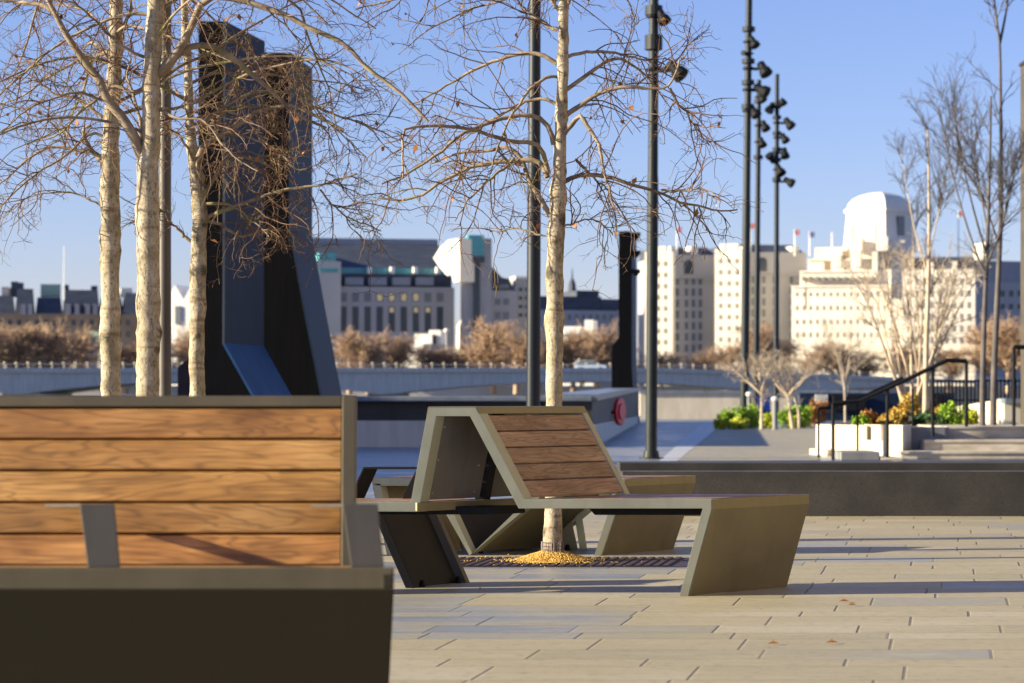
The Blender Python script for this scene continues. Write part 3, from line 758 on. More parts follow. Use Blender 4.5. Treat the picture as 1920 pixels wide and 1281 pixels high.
# tree base: wire guard, gravel, grate
tb = np.array((X(1036,13.6),13.6,0))
g_ = thing('tree_grate', 'dark rusty slotted metal tree grate set in the paving round the lone trunk', 'grate', (tb[0],13.6,0))
mbg = MB()
for i in range(26):
    a = -.64+i*.052; mbg.prism([(tb[0]+a-.064,13.25,.004),(tb[0]+a-.064+.03,13.25,.004),(tb[0]+a+.064+.03,13.95,.004),(tb[0]+a+.064,13.95,.004)], (0,0,.006))
obj('bars', mbg, 'grate', g_)
mbg = MB(); mbg.add([(tb[0]-.72,13.22,.003),(tb[0]+.72,13.22,.003),(tb[0]+.85,13.98,.003),(tb[0]-.58,13.98,.003)], [(0,1,2,3)]); obj('pit', mbg, 'grate', g_)
ga = MB()
for i in range(30):
    a = 2*math.pi*i/30; p = tb+np.array((math.cos(a)*.063,math.sin(a)*.063,.05)); ga.tube([p,p+np.array((0,0,.07))], .0016, 4)
for zz in (.075,.095,.115):
    ga.tube([tb+np.array((math.cos(a)*.063,math.sin(a)*.063,zz)) for a in np.linspace(0,2*math.pi,31)], .0016, 4)
o_ = obj('trunk_guard', ga, 'mesh_guard', base=tb); tagset(o_, 'grey wire mesh collar wrapped round the foot of the lone trunk', 'tree guard')
rng = np.random.default_rng(3)
r_ = np.r_[np.abs(rng.normal(size=10000))*.088, rng.uniform(.22,.6,70)]; a_ = rng.uniform(0,2*math.pi,len(r_))
keep = r_ < .8; r_, a_ = r_[keep], a_[keep]
hgt = np.maximum(0, .07*(1-r_/.22)); cen = np.stack([tb[0]+np.cos(a_)*r_*1.1, 13.6+np.sin(a_)*r_*.95, .012+hgt*rng.uniform(.8,1.02,len(r_))], 1)
s_ = rng.uniform(.0024,.006,len(r_))[:,None]
oc = np.array([(1,0,0),(-1,0,0),(0,1,0),(0,-1,0),(0,0,.8),(0,0,-.8)])
v = (cen[:,None,:]+oc[None]*s_[:,None,:]*rng.uniform(.7,1.2,(len(r_),6,1))).reshape(-1,3)
tri = np.array([(0,2,4),(2,1,4),(1,3,4),(3,0,4),(2,0,5),(1,2,5),(3,1,5),(0,3,5)])
f = (np.arange(len(r_))[:,None,None]*6+tri[None]).reshape(-1,3)
o_ = nobj('gravel', v, f, 'gravel'); o_['kind'] = 'stuff'
md = MB(); md.lathe(tb+np.array((0,0,.001)), [(.20,.011),(.145,.022),(.095,.038),(.06,.050),(.01,.058)], 40)
o_ = obj('gravel_bed', md, 'gravel', smooth=True); o_['kind'] = 'stuff'
# leaves lying on the paving
lf = [(1583,1130,.024),(1598,1137,.02),(1627,968,.03),(1450,1210,.022),(1560,1208,.024),(900,1108,.012)]
for i, (a, b_, s) in enumerate(lf):
    p = G(a, min(b_, 1275)); m_ = MB()
    m_.add([p+np.array((-s,0,.006)), p+np.array((0,-s*.5,.012)), p+np.array((s,.2*s,.007)), p+np.array((0,s*.6,.018))], [(0,1,2,3)])
    o_ = obj('fallen_leaf', m_, 'leaf_dead', base=p); tagset(o_, 'small dry brown leaf lying on the paving', 'leaf', 'dry leaves on the paving')

# ------------------------------------------------------------------ low granite wall
t = thing('granite_wall', 'low dark granite kerb wall with raised back edge across the right of the plaza', 'wall', (3,19,0))
wf = 4216/(968-745)
m_ = MB(); m_.box((.86,wf,0),(7.5,wf+.45,.345)); obj('wall_body', m_, 'basalt', t, .006)
m_ = MB(); m_.box((.86,wf-.0,.347),(7.5,wf+.05,.352)); obj('pale_edge', m_, 'basalt_top', t)  # lighter strip along the top front edge
m_ = MB(); m_.box((.86,wf+.452,0),(7.5,wf+.9,.405)); obj('back_edge', m_, 'basalt', t, .006)

# ------------------------------------------------------------------ river wall, ramp wall
Dw = 45.0
t = thing('river_wall', 'long blue-grey concrete river wall with wet coping and dark recess behind the benches', 'wall', (-5,Dw,0))
xa, xb = X(-500,Dw), X(1110,Dw)
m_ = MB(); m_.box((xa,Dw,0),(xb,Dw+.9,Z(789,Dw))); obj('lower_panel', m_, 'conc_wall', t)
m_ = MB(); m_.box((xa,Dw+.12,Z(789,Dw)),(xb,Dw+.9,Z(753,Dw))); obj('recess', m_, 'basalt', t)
m_ = MB(); m_.box((xa,Dw-.1,Z(753,Dw)),(xb,Dw+.9,Z(743,Dw))); obj('coping', m_, 'coping', t, .02)
De = 92.0
pe = [np.array((X(1110,Dw),Dw,0)), np.array((X(1198,De),De,0))]
t = thing('ramp_wall', 'dark wall rising towards the river beside the wet promenade', 'wall', tuple(pe[0]))
z0, z1 = Z(752,Dw), Z(733,De); n_ = np.array((-.9,0,0))
m_ = MB(); m_.add([pe[0]+np.array((0,0,.0)), pe[1], pe[1]+np.array((0,0,z1)), pe[0]+np.array((0,0,z0)), pe[0]+n_, pe[1]+n_, pe[1]+n_+np.array((0,0,z1)), pe[0]+n_+np.array((0,0,z0))],
   [(0,1,2,3),(4,7,6,5),(0,4,5,1),(3,2,6,7),(0,3,7,4),(1,5,6,2)]); obj('wall_body', m_, 'basalt', t)
m_ = MB(); q = [pe[0]+np.array((.1,0,z0+.005)), pe[1]+np.array((.1,0,z1+.005)), pe[1]+n_+np.array((0,0,z1+.005)), pe[0]+n_+np.array((0,0,z0+.005))]; m_.prism(q, (0,0,.12)); obj('coping', m_, 'coping', t)
m_ = MB(); q = [pe[0]+np.array((.04,0,0)), pe[1]+np.array((.04,0,0)), pe[1]+np.array((.04,0,.22)), pe[0]+np.array((.04,0,.42))]; m_.prism(q, (-.03,0,0)); obj('lower_panel', m_, 'conc_wall', t)
t = thing('cream_wall', 'pale cream river parapet in sun beyond the wet promenade', 'wall', (7,104,0))
Dc = 103.0
m_ = MB(); m_.box((X(1200,Dc),Dc,0),(X(1640,Dc),Dc+.6,Z(738,Dc))); obj('wall_body', m_, 'cream', t)
m_ = MB(); m_.box((X(1200,Dc),Dc-.1,Z(738,Dc)+.002),(X(1640,Dc),Dc+.7,Z(732,Dc))); obj('coping', m_, 'coping', t)
# life ring case on the ramp wall
Dl = 57.5; c_ = P(1158,772,Dl); t = thing('lifebuoy_case', 'red round lifebuoy case mounted on the dark ramp wall', 'lifebuoy', (c_[0],c_[1],c_[2]-.4))
wx = np.array((.40,.917,0)); ax = np.array((.917,-.40,0))
pts = [(math.cos(a)*.33, math.sin(a)*.33) for a in np.linspace(0,2*math.pi,28,endpoint=False)]
m_ = MB(); m_.prism([c_+wx*x+np.array((0,0,z)) for x, z in pts], ax*.10); obj('case', m_, 'red', t, .03)
m_ = MB(); m_.prism([c_+wx*x*.6+np.array((0,0,z*.6))+ax*.102 for x, z in pts], ax*.03); obj('ring', m_, 'red', t, .01)
m_ = MB(); m_.box((c_[0]-.35,c_[1]-.04,0),(c_[0]-.27,c_[1]+.04,c_[2]+.1)); m_.box((c_[0]-.272,c_[1]-.03,c_[2]-.05),(c_[0]-.02,c_[1]+.03,c_[2]+.03)); obj('bracket', m_, 'black', t)

# ------------------------------------------------------------------ dark fins
def fin(name, label, D, front, dx, dy, kinkmat, sidemat, grp, deep=None):
    pts = [P(a, b_, D) for a, b_ in front]
    for p in pts:
        if p[2] < .1: p[2] = 0
    t = thing(name, label, 'sculpture', (pts[0][0],D,0), grp)
    ext = np.array((dx,dy,0)); m_ = MB(); m_.prism(pts, ext); obj('fin_body', m_, 'mono', t)
    return t, pts, ext
def side_panel(t, a, b_, ext, mat, name='side_panel'):
    n = np.cross(b_-a, ext); n /= np.linalg.norm(n)
    if n[0] < 0: n = -n
    m_ = MB(); m_.prism([a+n*.004, b_+n*.004, b_+ext+n*.004, a+ext+n*.004], n*.03); obj(name, m_, mat, t)
FG = 'tall dark fins behind the trees'
D = 30.0
t, p, ex1 = fin('dark_fin', 'taller black timber fin with side and kicked foot coloured blue for sky light, behind the trees', D,
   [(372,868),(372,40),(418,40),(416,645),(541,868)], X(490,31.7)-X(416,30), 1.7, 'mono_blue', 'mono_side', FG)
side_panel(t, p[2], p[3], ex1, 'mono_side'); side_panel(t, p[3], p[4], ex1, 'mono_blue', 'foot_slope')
D = 32.6
t, p, ex2 = fin('dark_fin', 'shorter black timber fin with splayed side coloured deep blue for sky light, right of the taller fin', D,
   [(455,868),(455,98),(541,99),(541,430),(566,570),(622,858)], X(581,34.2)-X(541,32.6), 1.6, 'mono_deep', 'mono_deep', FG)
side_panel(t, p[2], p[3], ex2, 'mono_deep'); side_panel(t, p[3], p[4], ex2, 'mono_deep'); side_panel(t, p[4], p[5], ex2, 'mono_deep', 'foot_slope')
m_ = MB(); D = 40; m_.prism([P(333,800,D),P(333,690,D),P(345,678,D),P(372,668,D),P(420,668,D),P(420,800,D)], (0,1,0))
o_ = obj('steel_plate', m_, plain('rust_plate',(.035,.02,.02),.7), base=P(375,835,D)); tagset(o_, 'dark rusty plate with a sloping shoulder left of the black fins', 'panel')
D = 86.0
t, p, ex3 = fin('dark_pylon', 'slim black stepped pylon standing at the ramp wall beside the grey mast', D,
   [(1146,800),(1147,650),(1160,632),(1160,434),(1180,433),(1184,446),(1184,690),(1190,800)], .30, 3.0, 'mono', 'mono_deep', None)
side_panel(t, p[5], p[6], ex3, 'mono_deep'); side_panel(t, p[6], p[7], ex3, 'mono_deep')
m_ = MB()
for yy, w in ((436,1.06),(470,1.05),(505,1.05)):
    a = P(1182,yy,D); m_.box((a[0]-.1,a[1]-.05,a[2]-.12),(a[0]+.36,a[1]+3.05,a[2]))
obj('bands', m_, 'mono', t)

# ------------------------------------------------------------------ lamp masts
def mast(name, label, D, x0, x1, w, ytop, mat, group, heads=(), collars=()):
    z1 = Z(ytop, D); b_ = np.array((X(x0,D),D,0)); tp = np.array((X(x1,D),D,z1)); r = w*.5*D/F
    t = thing(name, label, 'lamp post', b_, group)
    m_ = MB(); m_.tube([b_, lerp(b_,tp,.45), lerp(b_,tp,.46), tp], [r, r*.94, r*.86, r*.72], 20); obj('pole', m_, mat, t, smooth=True)
    m_ = MB(); m_.lathe(b_, [(r*2.1,0),(r*2.1,.02),(r*1.4,.025),(r*1.25,.12)], 20); obj('base_plate', m_, mat, t)
    for yc in collars:
        c_ = P(x1, yc, D); c_[0] = lerp(b_,tp,(c_[2])/tp[2])[0]
        m_ = MB(); m_.lathe(c_-np.array((0,0,.08)), [(r*.9,0),(r*1.5,.01),(r*1.5,.15),(r*.9,.16)], 16); obj('collar', m_, mat, t)
    for hx, hy, sz, dx, dz in heads:
        c_ = P(hx, hy, D-.1); s = sz*.74*D/F; ax = np.array((dx,-.5,dz)); ax /= np.linalg.norm(ax)
        m_ = MB(); m_.lathe(c_-ax*s*.55, [(s*.18,0),(s*.30,s*.1),(s*.32,s*.55),(s*.46,s*.8),(s*.5,s*1.15),(s*.44,s*1.16)], 14, ax); h = obj('spotlight', m_, 'black', t)
        pole_x = lerp(b_,tp,c_[2]/tp[2])
        m_ = MB(); q = pole_x.copy(); q[2] = c_[2]
        m_.tube([q, lerp(q, c_, .5)+np.array((0,0,-.02)), c_], [s*.12]*3, 6); m_.lathe(q-np.array((0,0,s*.1)), [(r*.95,0),(r*1.3,.01),(r*1.3,s*.2),(r*.95,s*.2+.01)], 12); obj('bracket', m_, 'black', h)
    return t
LG = 'dark lamp masts across the plaza'
mast('lamp_mast', 'plain dark navy lamp mast just left of the lone trunk', 26.0, 999, 1005, 27, -400, 'pole', LG)
mast('lamp_mast', 'dark grey-green spotlight mast right of the pylon, beyond the granite wall', 36.5, 1221, 1228, 22, -300, 'pole_green', LG,
     [(1241,30,34,.5,-1),(1266,130,44,.8,-.9),(1240,-60,34,.4,-1)], [20, 75, 85])
mast('lamp_mast', 'tallest spotlight mast of the trio by the shrubs', 74.0, 1395, 1406, 16, -120, 'pole_green', LG,
     [(1412,78,26,.5,-1),(1397,100,14,-.6,0),(1431,128,34,.5,-1),(1426,168,34,.9,-.6),(1413,208,28,.6,-1)], [55,115,155,200])
mast('lamp_mast', 'middle spotlight mast of the trio by the shrubs', 90.0, 1417, 1423, 12, 150, 'pole', LG,
     [(1433,235,24,.4,-1),(1428,266,22,.3,-1),(1427,182,22,.6,-1)], [190,295])
mast('lamp_mast', 'shortest spotlight mast, rightmost of the trio by the shrubs', 100.0, 1455, 1457, 11, 139, 'pole', LG,
     [(1446,201,24,-.6,-1),(1464,196,22,.6,.6),(1478,230,26,.7,-1),(1470,258,22,.5,-1),(1471,286,24,.1,-1),(1447,298,24,-.6,.8),(1461,318,26,.4,-.8),(1478,340,24,.9,-.6)], [195,220,250,280,300,336])
b_ = np.array((X(309,20.),20.,0)); m_ = MB(); m_.tube([b_, b_+np.array((.0,0,2.2)), b_+np.array((.01,0,5.2))], [.055,.052,.047], 20)
t = thing('lamp_post', 'brown grey lamp post pressed behind the thickest pale trunk', 'lamp post', b_); obj('pole', m_, 'pole_brown', t, smooth=True)
m_ = MB(); m_.lathe(b_, [(.12,0),(.12,.02),(.075,.025),(.07,.1)], 20); obj('base_plate', m_, 'pole_brown', t)
m_ = MB(); m_.lathe(b_+np.array((.01,0,5.2)), [(.05,0),(.16,.02),(.16,.30),(.05,.34)], 16); obj('lamp_head', m_, 'pole_brown', t)

# ------------------------------------------------------------------ steps, walls, rails on the right
D = 36.0
t = thing('stone_steps', 'broad weathered stone steps climbing to the right behind the granite wall', 'steps', (X(1800,D),D,0))
for i, (x0, yt, yb) in enumerate(((1688,847,868),(1733,825,848),(1775,800,826))):
    d_ = D+.7*i; zt = Z(yt, d_); zb = 0
    m_ = MB(); m_.box((X(x0,d_),d_,0),(X(2250,d_),d_+.7 if i < 2 else d_+3.5,zt)); obj('step', m_, 'step', t, .015)
    m_ = MB(); m_.box((X(x0,d_)-.004,d_-.02,zt-.035),(X(2250,d_),d_+.1,zt+.003)); obj('nosing', m_, 'step', t, .006)
t = thing('planter_wall', 'pale low planter wall with a square niche, left of the steps', 'wall', (X(1600,37.),37.,0))
Dp = 37.3
def pD(px): return 39.4-(px-1514)/178*2.8
def seg(m_, a, c_, yt, th=.4, back=0.0, z0=0.0):
    p0, p1 = np.array((X(a,pD(a)),pD(a)+back,z0)), np.array((X(c_,pD(c_)),pD(c_)+back,z0)); zt = Z(yt,pD((a+c_)/2))
    m_.prism([p0,p1,p1+np.array((.2,th,0)),p0+np.array((.2,th,0))], (0,0,zt-z0))
m_ = MB(); seg(m_,1530,1624,797); seg(m_,1624.2,1655.8,826); seg(m_,1624.2,1655.8,797,.15,.25,Z(826,pD(1640))+.002); seg(m_,1656,1692,797); obj('wall_body', m_, 'cream', t)
m_ = MB(); seg(m_,1512,1544,841,.3,-.42); obj('end_block', m_, 'cream', t)
m_ = MB(); m_.box((X(1692,Dp)+.002,Dp-.2,0),(X(1775,Dp),Dp+.4,Z(801,Dp))); obj('dark_end', m_, 'conc', t)
Ds = 36.1
t = thing('plinth_block', 'low blue-grey concrete plinth block in front of the planter wall', 'plinth', (X(1620,Ds),Ds-.4,0))
m_ = MB(); m_.box((X(1570,Ds),Ds-.4,0),(X(1642,Ds),Ds+.7,Z(846,Ds))); obj('block', m_, 'conc', t, .01)
m_ = MB(); m_.box((X(1644,Ds),Ds-.4,0),(X(1686,Ds),Ds+.7,Z(857,Ds))); obj('lower_block', m_, 'cream', t, .01)
Du = 41.0
t = thing('upper_wall', 'sunlit cream retaining wall behind the two slender trunks', 'wall', (X(1830,Du),Du,0))
m_ = MB(); m_.prism([(X(1772,Du+2.5),Du+2.5,0),(X(1876,Du),Du,0),(X(1876,Du),Du,Z(749,Du)),(X(1772,Du+2.5),Du+2.5,Z(766,Du+2.5))], (.2,.4,0)); obj('wall_body', m_, 'cream', t)
m_ = MB(); m_.box((X(1876,Du)+.003,Du-.3,0),(X(2200,Du),Du+.4,Z(757,Du))); obj('grey_end', m_, 'conc_wall', t)
m_ = MB(); m_.box((X(1876,Du)+.003,Du-.4,Z(757,Du)+.002),(X(2200,Du),Du+.5,Z(747,Du))); obj('coping', m_, 'coping', t)
# handrails
def rail(name, label, paths, posts, r, D, mat='black'):
    t = thing(name, label, 'handrail', (X(paths[0][0],D),D,0), 'black handrails by the steps')
    m_ = MB(); m_.tube([P(a, b_, D) for a, b_ in paths], r, 8); obj('top_rail', m_, mat, t)
    for a, y0, y1 in posts:
        m_ = MB(); m_.tube([P(a,y0,D), P(a,y1,D)], r*.85, 8); obj('post', m_, mat, t)
rail('handrail', 'black steel handrail climbing over the steps to a level top end', [(1562,757),(1612,752),(1700,712),(1775,676),(1812,677)], [(1562,757,868),(1664,731,862),(1749,690,818),(1812,677,800)], .032, 35.9)
rail('handrail', 'thinner black handrail behind, crossing in front of the many-stemmed tree', [(1535,766),(1562,765),(1608,750),(1625,741),(1693,708)], [(1535,766,866),(1608,750,846),(1711,728,797)], .022, 37.0)
rail('handrail', 'black square-topped handrail end at the right edge above the steps', [(1901,651),(1925,651),(2050,651)], [(1901,651,799),(2045,651,799)], .036, 38.4)
Dk = 42.5
t = thing('picket_fence', 'dark vertical-bar metal fence behind the slender trunks', 'fence', (X(1830,Dk),Dk,0))
m_ = MB()
for a in range(1758, 2060, 7): m_.box((X(a,Dk)-.012,Dk,.3),(X(a,Dk)+.012,Dk+.02,Z(713-(a-1758)*.02,Dk)))
obj('bars', m_, 'black', t)
m_ = MB(); m_.box((X(1755,Dk),Dk-.02,Z(716,Dk)),(X(2060,Dk),Dk+.04,Z(713,Dk)));  m_.box((X(1755,Dk),Dk-.02,Z(752,Dk)),(X(2060,Dk),Dk+.04,Z(749,Dk))); obj('rails', m_, 'black', t)
t = thing('stone_pillar', 'tall brown-grey square pillar cut off by the right edge', 'pillar', (X(1990,40.),40.,0))
m_ = MB(); m_.box((X(1913,40.6),40.,0),(X(2060,40.),40.6,Z(116,40.))); obj('shaft', m_, mottled('brown_granite',(.045,.038,.03),(.09,.075,.055),3,.7,fine=30), t, .02)
m_ = MB(); m_.box((X(1911,40.6),39.97,Z(116,40.)+.002),(X(2062,40.),40.63,Z(110,40.))); obj('cap', m_, 'basalt', t)
# planter soil bed, dark low things and shelter shapes beyond the shrubs
t = thing('dark_shelter', 'low dark navy kiosk front beyond the shrubs, with a pale slatted panel', 'kiosk', (X(1600,95.),95.,0))
m_ = MB(); m_.box((X(1500,95.),95,0),(X(1790,95.),98,Z(737,95.))); obj('body', m_, 'mono_deep', t)
m_ = MB()
for a in range(1528, 1552, 5): m_.box((X(a,95.),94.9,Z(757,95.)),(X(a+3,95.),94.98,Z(740,95.)))
obj('slats', m_, 'white', t)
m_ = MB(); m_.box((X(1560,95.),94.6,Z(770,95.)),(X(1620,95.),94.98,Z(742,95.))); obj('shutter', m_, 'black', t)
m_ = MB(); m_.box((X(1690,95.),94.6,Z(765,95.)),(X(1760,95.),94.98,Z(739,95.))); obj('shutter', m_, 'black', t)
c_ = P(1433,762,88.); m_ = MB(); m_.box((c_[0]-.2,c_[1],0),(c_[0]+.22,c_[1]+.5,c_[2]+.3)); m_.box((c_[0]-.25,c_[1]-.04,c_[2]+.3),(c_[0]+.27,c_[1]+.54,c_[2]+.36))
o_ = obj('recycling_bin', m_, 'blue_box', base=(c_[0],c_[1],0)); tagset(o_, 'bright blue bin behind the little trees', 'bin')
for px_, yt, D_, lb in ((1453,744,69.,'pale round-topped bollard light among the shrubs'),(1405,735,72.,'pale square post beside the tallest spotlight mast')):
    b_ = np.array((X(px_,D_),D_,0)); z_ = Z(yt,D_); t = thing('bollard', lb, 'bollard', b_)
    m_ = MB(); m_.lathe(b_, [(.09,0),(.09,.04),(.07,.05),(.07,z_-.12)], 16); obj('post', m_, 'conc', t, smooth=True)
    m_ = MB(); m_.lathe(b_+np.array((0,0,z_-.118)), [(.075,0),(.10,.03),(.10,.08),(.05,.12)], 16); obj('cap', m_, 'white', t, smooth=True)

# shrubs
def shrub(name, label, px_, yb, w, h, mat, D, group, z0=0.0, n=1500, leaf=.07):
    global rng
    rng = np.random.default_rng(int(px_)*7+int(yb))
    b_ = np.array((X(px_,D),D,z0)); W = w*.5*D/F; H = h*D/F
    t = thing(name, label, 'shrub', b_, group)
    cl = rng.uniform(-1,1,(14,3)); cl[:,2] = rng.uniform(.2,.85,14)
    cl = b_+cl*np.array((W*.75,W*.6,H)); ii = rng.integers(0,14,n)
    d = rng.normal(size=(n,3)); d /= np.linalg.norm(d,axis=1,keepdims=True)
    pos = cl[ii]+d*(rng.uniform(.5,1,(n,1))*np.array((W*.36,W*.36,H*.30))); pos[:,2] = np.maximum(pos[:,2], z0+.03)
    quads_leaves(pos, leaf, mat, t, False, 'foliage')
    st = np.stack([np.broadcast_to(b_,(14,3)), lerp(b_, cl, .6)+rng.normal(size=(14,3))*.03, cl], 1)
    v, f = tubes(st, np.full((14,3),.012), 4); nobj('stems', v, f, 'dark_twig', t)
SG = 'planted shrubs beyond the granite wall'
for a in ((1368,803,44,34,'leaf_green','glossy green shrub at the left tip of the bed'),(1398,803,52,44,'leaf_green','tall green shrub against the foot of the tallest mast'),
          (1385,805,40,20,'leaf_lime','low lime shrub at the front of the bed below the tallest mast'),(1440,802,32,26,'leaf_lime','small lime tuft beside the bollard light'),
          (1425,800,40,40,'leaf_dark','dark green shrub behind the bollard light'),(1478,801,46,36,'leaf_green','green shrub right of the bollard light'),(1505,800,50,40,'leaf_green','broad green shrub near the orange bush'),
          (1495,802,40,22,'leaf_lime','low yellow-green shrub in front of the broad green one'),(1532,798,46,48,'leaf_orange','rust orange bush by the left end of the handrails'),(1350,805,22,18,'leaf_lime','tiny lime shrub where bed meets promenade')):
    shrub('shrub', a[5], a[0], a[1], a[2], a[3], a[4], 4216/(a[1]+1-745), SG)
zP = Z(797,Dp)-.05
m_ = MB(); m_.prism([(X(1532,39.6),39.7,0),(X(1775,Dp),Dp+.402,0),(X(1800,46.),46,0),(X(1580,46.),46,0)], (0,0,zP)); struct('planting_bed', m_, 'soil')
for a in ((1630,44,26,'leaf_orange','orange shrub above the square niche'),(1665,40,24,'leaf_gold','golden low shrub above the planter wall'),(1690,56,30,'leaf_gold','wide golden shrub under the pale stems'),
          (1612,34,18,'leaf_green','small green shrub at the left end of the planter'),(1705,34,58,'leaf_gold','tall ochre grass clump under the pale stems'),(1725,50,22,'leaf_dark','dark green ground shrub in front of the lit trunk'),
          (1755,56,22,'leaf_dark','dark green shrub left of the green tuft'),(1762,50,34,'leaf_gold','tawny shrub behind the lit trunk'),(1790,54,44,'leaf_green','bright green tuft at the top of the steps'),(1815,36,30,'leaf_lime','yellow-green tuft against the cream wall')):
    shrub('shrub', a[4], a[0], 798, a[1], a[2], a[3], 40.0+random.random()*1.5, SG, zP if a[0] < 1770 else 0.45, 1100, .05)

# slender, multi-stem and little trees
def upright_tree(name, label, D, base_px, zb, stems, mat, group, lv, seed, tw=(.35,.9), up=.35, r_t=.006, twig=None):
    global rng
    rng = np.random.default_rng(seed)
    b_ = np.array((X(base_px,D),D,zb)); t = thing(name, label, 'tree', b_, group)
    SP, SR = [], []
    for nodes, w, slope in stems:
        q = px_limb(nodes, D, slope, 24); SP.append(q); SR.append(np.linspace(w*.5*D/F, max(.006,w*.14*D/F), 24))
    SP, SR = np.array(SP), np.array(SR)
    v, f = tubes(SP, SR, 8); nobj('trunk', v, f, mat, t)
    c1, c2, c3 = lv
    A1, R1 = grow(SP, SR, c1, tw, (25,50), 8, -.02, .10, .009, .0045, .38, 1.0, up, .4)
    A2, R2 = grow(A1, R1, c2, (tw[0]*.5,tw[1]*.5), (20,50), 6, -.02, .14, r_t, .0035, .15, 1.0, up*.5, .3)
    gs = [(A1,R1,4),(A2,R2,3)]
    if c3:
        A3, R3 = grow(A2, R2, c3, (tw[0]*.25,tw[1]*.3), (20,60), 4, 0, .2, .004, .003, .15, 1.0, up*.5, .3); gs.append((A3,R3,3))
    v, f = cat_tubes(gs); nobj('twigs', v, f, twig or mat, t)
UG = 'slender bare trees by the steps'
upright_tree('slender_tree', 'slender dark bare tree beside the upper steps, left of the pair', 38.6, 1843, .45, [([(1842,800),(1843,700),(1847,560),(1852,450),(1855,330),(1857,260),(1858,180)],13,0.),
   ([(1848,520),(1815,430),(1790,340),(1770,250),(1760,200)],5,.002),([(1849,500),(1880,420),(1895,330)],5,-.002),([(1850,480),(1822,380),(1800,280),(1785,190)],5,-.002),([(1853,440),(1835,340),(1820,240)],4,.003)], 'dark_twig', UG, (14,5,2), 3, (.5,1.3), .4)
upright_tree('slender_tree', 'slender dark bare tree with forked tip beside the upper steps, right of the pair', 39.2, 1864, .45, [([(1862,800),(1864,700),(1870,560),(1876,420),(1877,300),(1876,180),(1875,100),(1874,75),(1866,20),(1862,-30)],14,0.),
   ([(1875,80),(1885,30),(1892,-20),(1896,-60)],6,.001),([(1874,440),(1895,360),(1905,290)],5,.002),([(1873,460),(1850,390),(1830,330)],5,-.002)], 'dark_twig', UG, (12,4,2), 4, (.4,1.1), .4)
upright_tree('slender_tree', 'slim sunlit bare tree rising from the planted bed', 43.0, 1736, zP, [([(1735,780),(1737,650),(1740,560),(1742,450),(1742,380),(1741,300),(1739,245)],12,0.),
   ([(1741,520),(1715,430),(1700,350),(1690,290)],3.4,.002),([(1742,480),(1760,400),(1775,330)],3.4,-.002)], 'pale_twig', UG, (16,5,2), 5, (.4,1.1), .35, twig='dark_twig')
ms = []
rnd = random.Random(4)
for i in range(13):
    x0 = 1712+rnd.uniform(-16,30); x1 = 1722+(i-6)*19+rnd.uniform(-12,12)
    ms.append(([(x0,782),(lerp(np.array([x0]),np.array([x1]),.3)[0],700),(lerp(np.array([x0]),np.array([x1]),.7)[0],580),(x1,470+abs(i-6)*9+rnd.uniform(-20,20))], 7, rnd.uniform(-.003,.003)))
upright_tree('multi_stem_tree', 'pale many-stemmed bare tree fanning out of the planted bed', 44.5, 1722, zP, ms, 'pale_twig', None, (8,5,2), 6, (.4,1.1), .2)
LTG = 'little pale bare trees among the shrubs'
for i, (bx, yb, lb, sp) in enumerate(((1428,775,'little pale bare tree with spreading crown beside the tallest mast',[(1428,805),(1428,770),(1427,735)]),(1490,772,'little pale twin-stemmed bare tree above the broad green shrub',[(1486,803),(1480,765),(1478,740)]))):
    st = [(sp, 8, 0.)]; x0, y0 = sp[-1]
    for q in range(8):
        dx = (q-3.5)*17+rnd.uniform(-8,8); st.append(([(x0,y0+3),(x0+dx*.4,y0-18),(x0+dx,y0-38-rnd.uniform(0,30))], 5, rnd.uniform(-.006,.006)))
    if i: st.append(([(1498,803),(1497,770),(1488,735),(1505,715)],7,0.))
    upright_tree('little_tree', lb, 68.+i*3, bx, 0, st, 'pale_twig', LTG, (6,4,2), 20+i, (.4,1.0), .12, .009)
upright_tree('little_tree', 'thin pale bare tree in front of the kiosk', 72., 1585, 0, [([(1585,800),(1584,745),(1580,690),(1560,640)],5,0.),([(1585,745),(1600,700),(1620,660)],4,.004),([(1583,720),(1570,670),(1550,630)],4,-.004),([(1583,730),(1592,680),(1596,620)],4,.004)], 'pale_twig', LTG, (9,5,2), 26, (.5,1.2), .15, .008)

# ------------------------------------------------------------------ bridge
t = thing('road_bridge', 'long low concrete road bridge with shallow arches crossing the river', 'bridge', (0,300,-4))
def bD(px): return 265+(px/1920)*85
def bP(px, py): return P(px, py, bD(px))
def topy(px): return 690+max(0,px-1250)/400*16-(0 if px > 0 else 0)
xs = list(range(-400, 2330, 30))
def soff(px):
    # three shallow arches with haunches near 60, 720 and 1500
    hs = (-600, 30, 720, 1480, 2300)
    for a, b_ in zip(hs, hs[1:]):
        if a <= px <= b_:
            u = (px-a)/(b_-a); return 742-26*math.sin(math.pi*u)**.8
    return 742
m_ = MB(); tops = [bP(x, topy(x)) for x in xs]; bots = [bP(x, soff(x)) for x in xs]
bk = np.array((0,25,0)); n = len(xs)
m_.add(tops+bots+[p+bk for p in tops]+[p+bk for p in bots], [(i,i+1,n+i+1,n+i) for i in range(n-1)]+[(2*n+i,3*n+i,3*n+i+1,2*n+i+1) for i in range(n-1)]+[(i,2*n+i,2*n+i+1,i+1) for i in range(n-1)]+[(n+i,n+i+1,3*n+i+1,3*n+i) for i in range(n-1)])
obj('deck', m_, 'conc_wall', t)
m_ = MB()
for i in range(n-1):
    a, b_ = tops[i], tops[i+1]; m_.prism([a+np.array((0,-.35,0)), b_+np.array((0,-.35,0)), b_+np.array((0,-.35,-.55)), a+np.array((0,-.35,-.55))], (0,.34,0))
obj('fascia', m_, 'conc_wall', t)
for px_ in (30, 720, 1480):
    m_ = MB(); p = bP(px_, 741); m_.box((p[0]-2.2,p[1]+3,-4),(p[0]+2.2,p[1]+22,p[2]+.2)); obj('pier', m_, 'conc_wall', t)
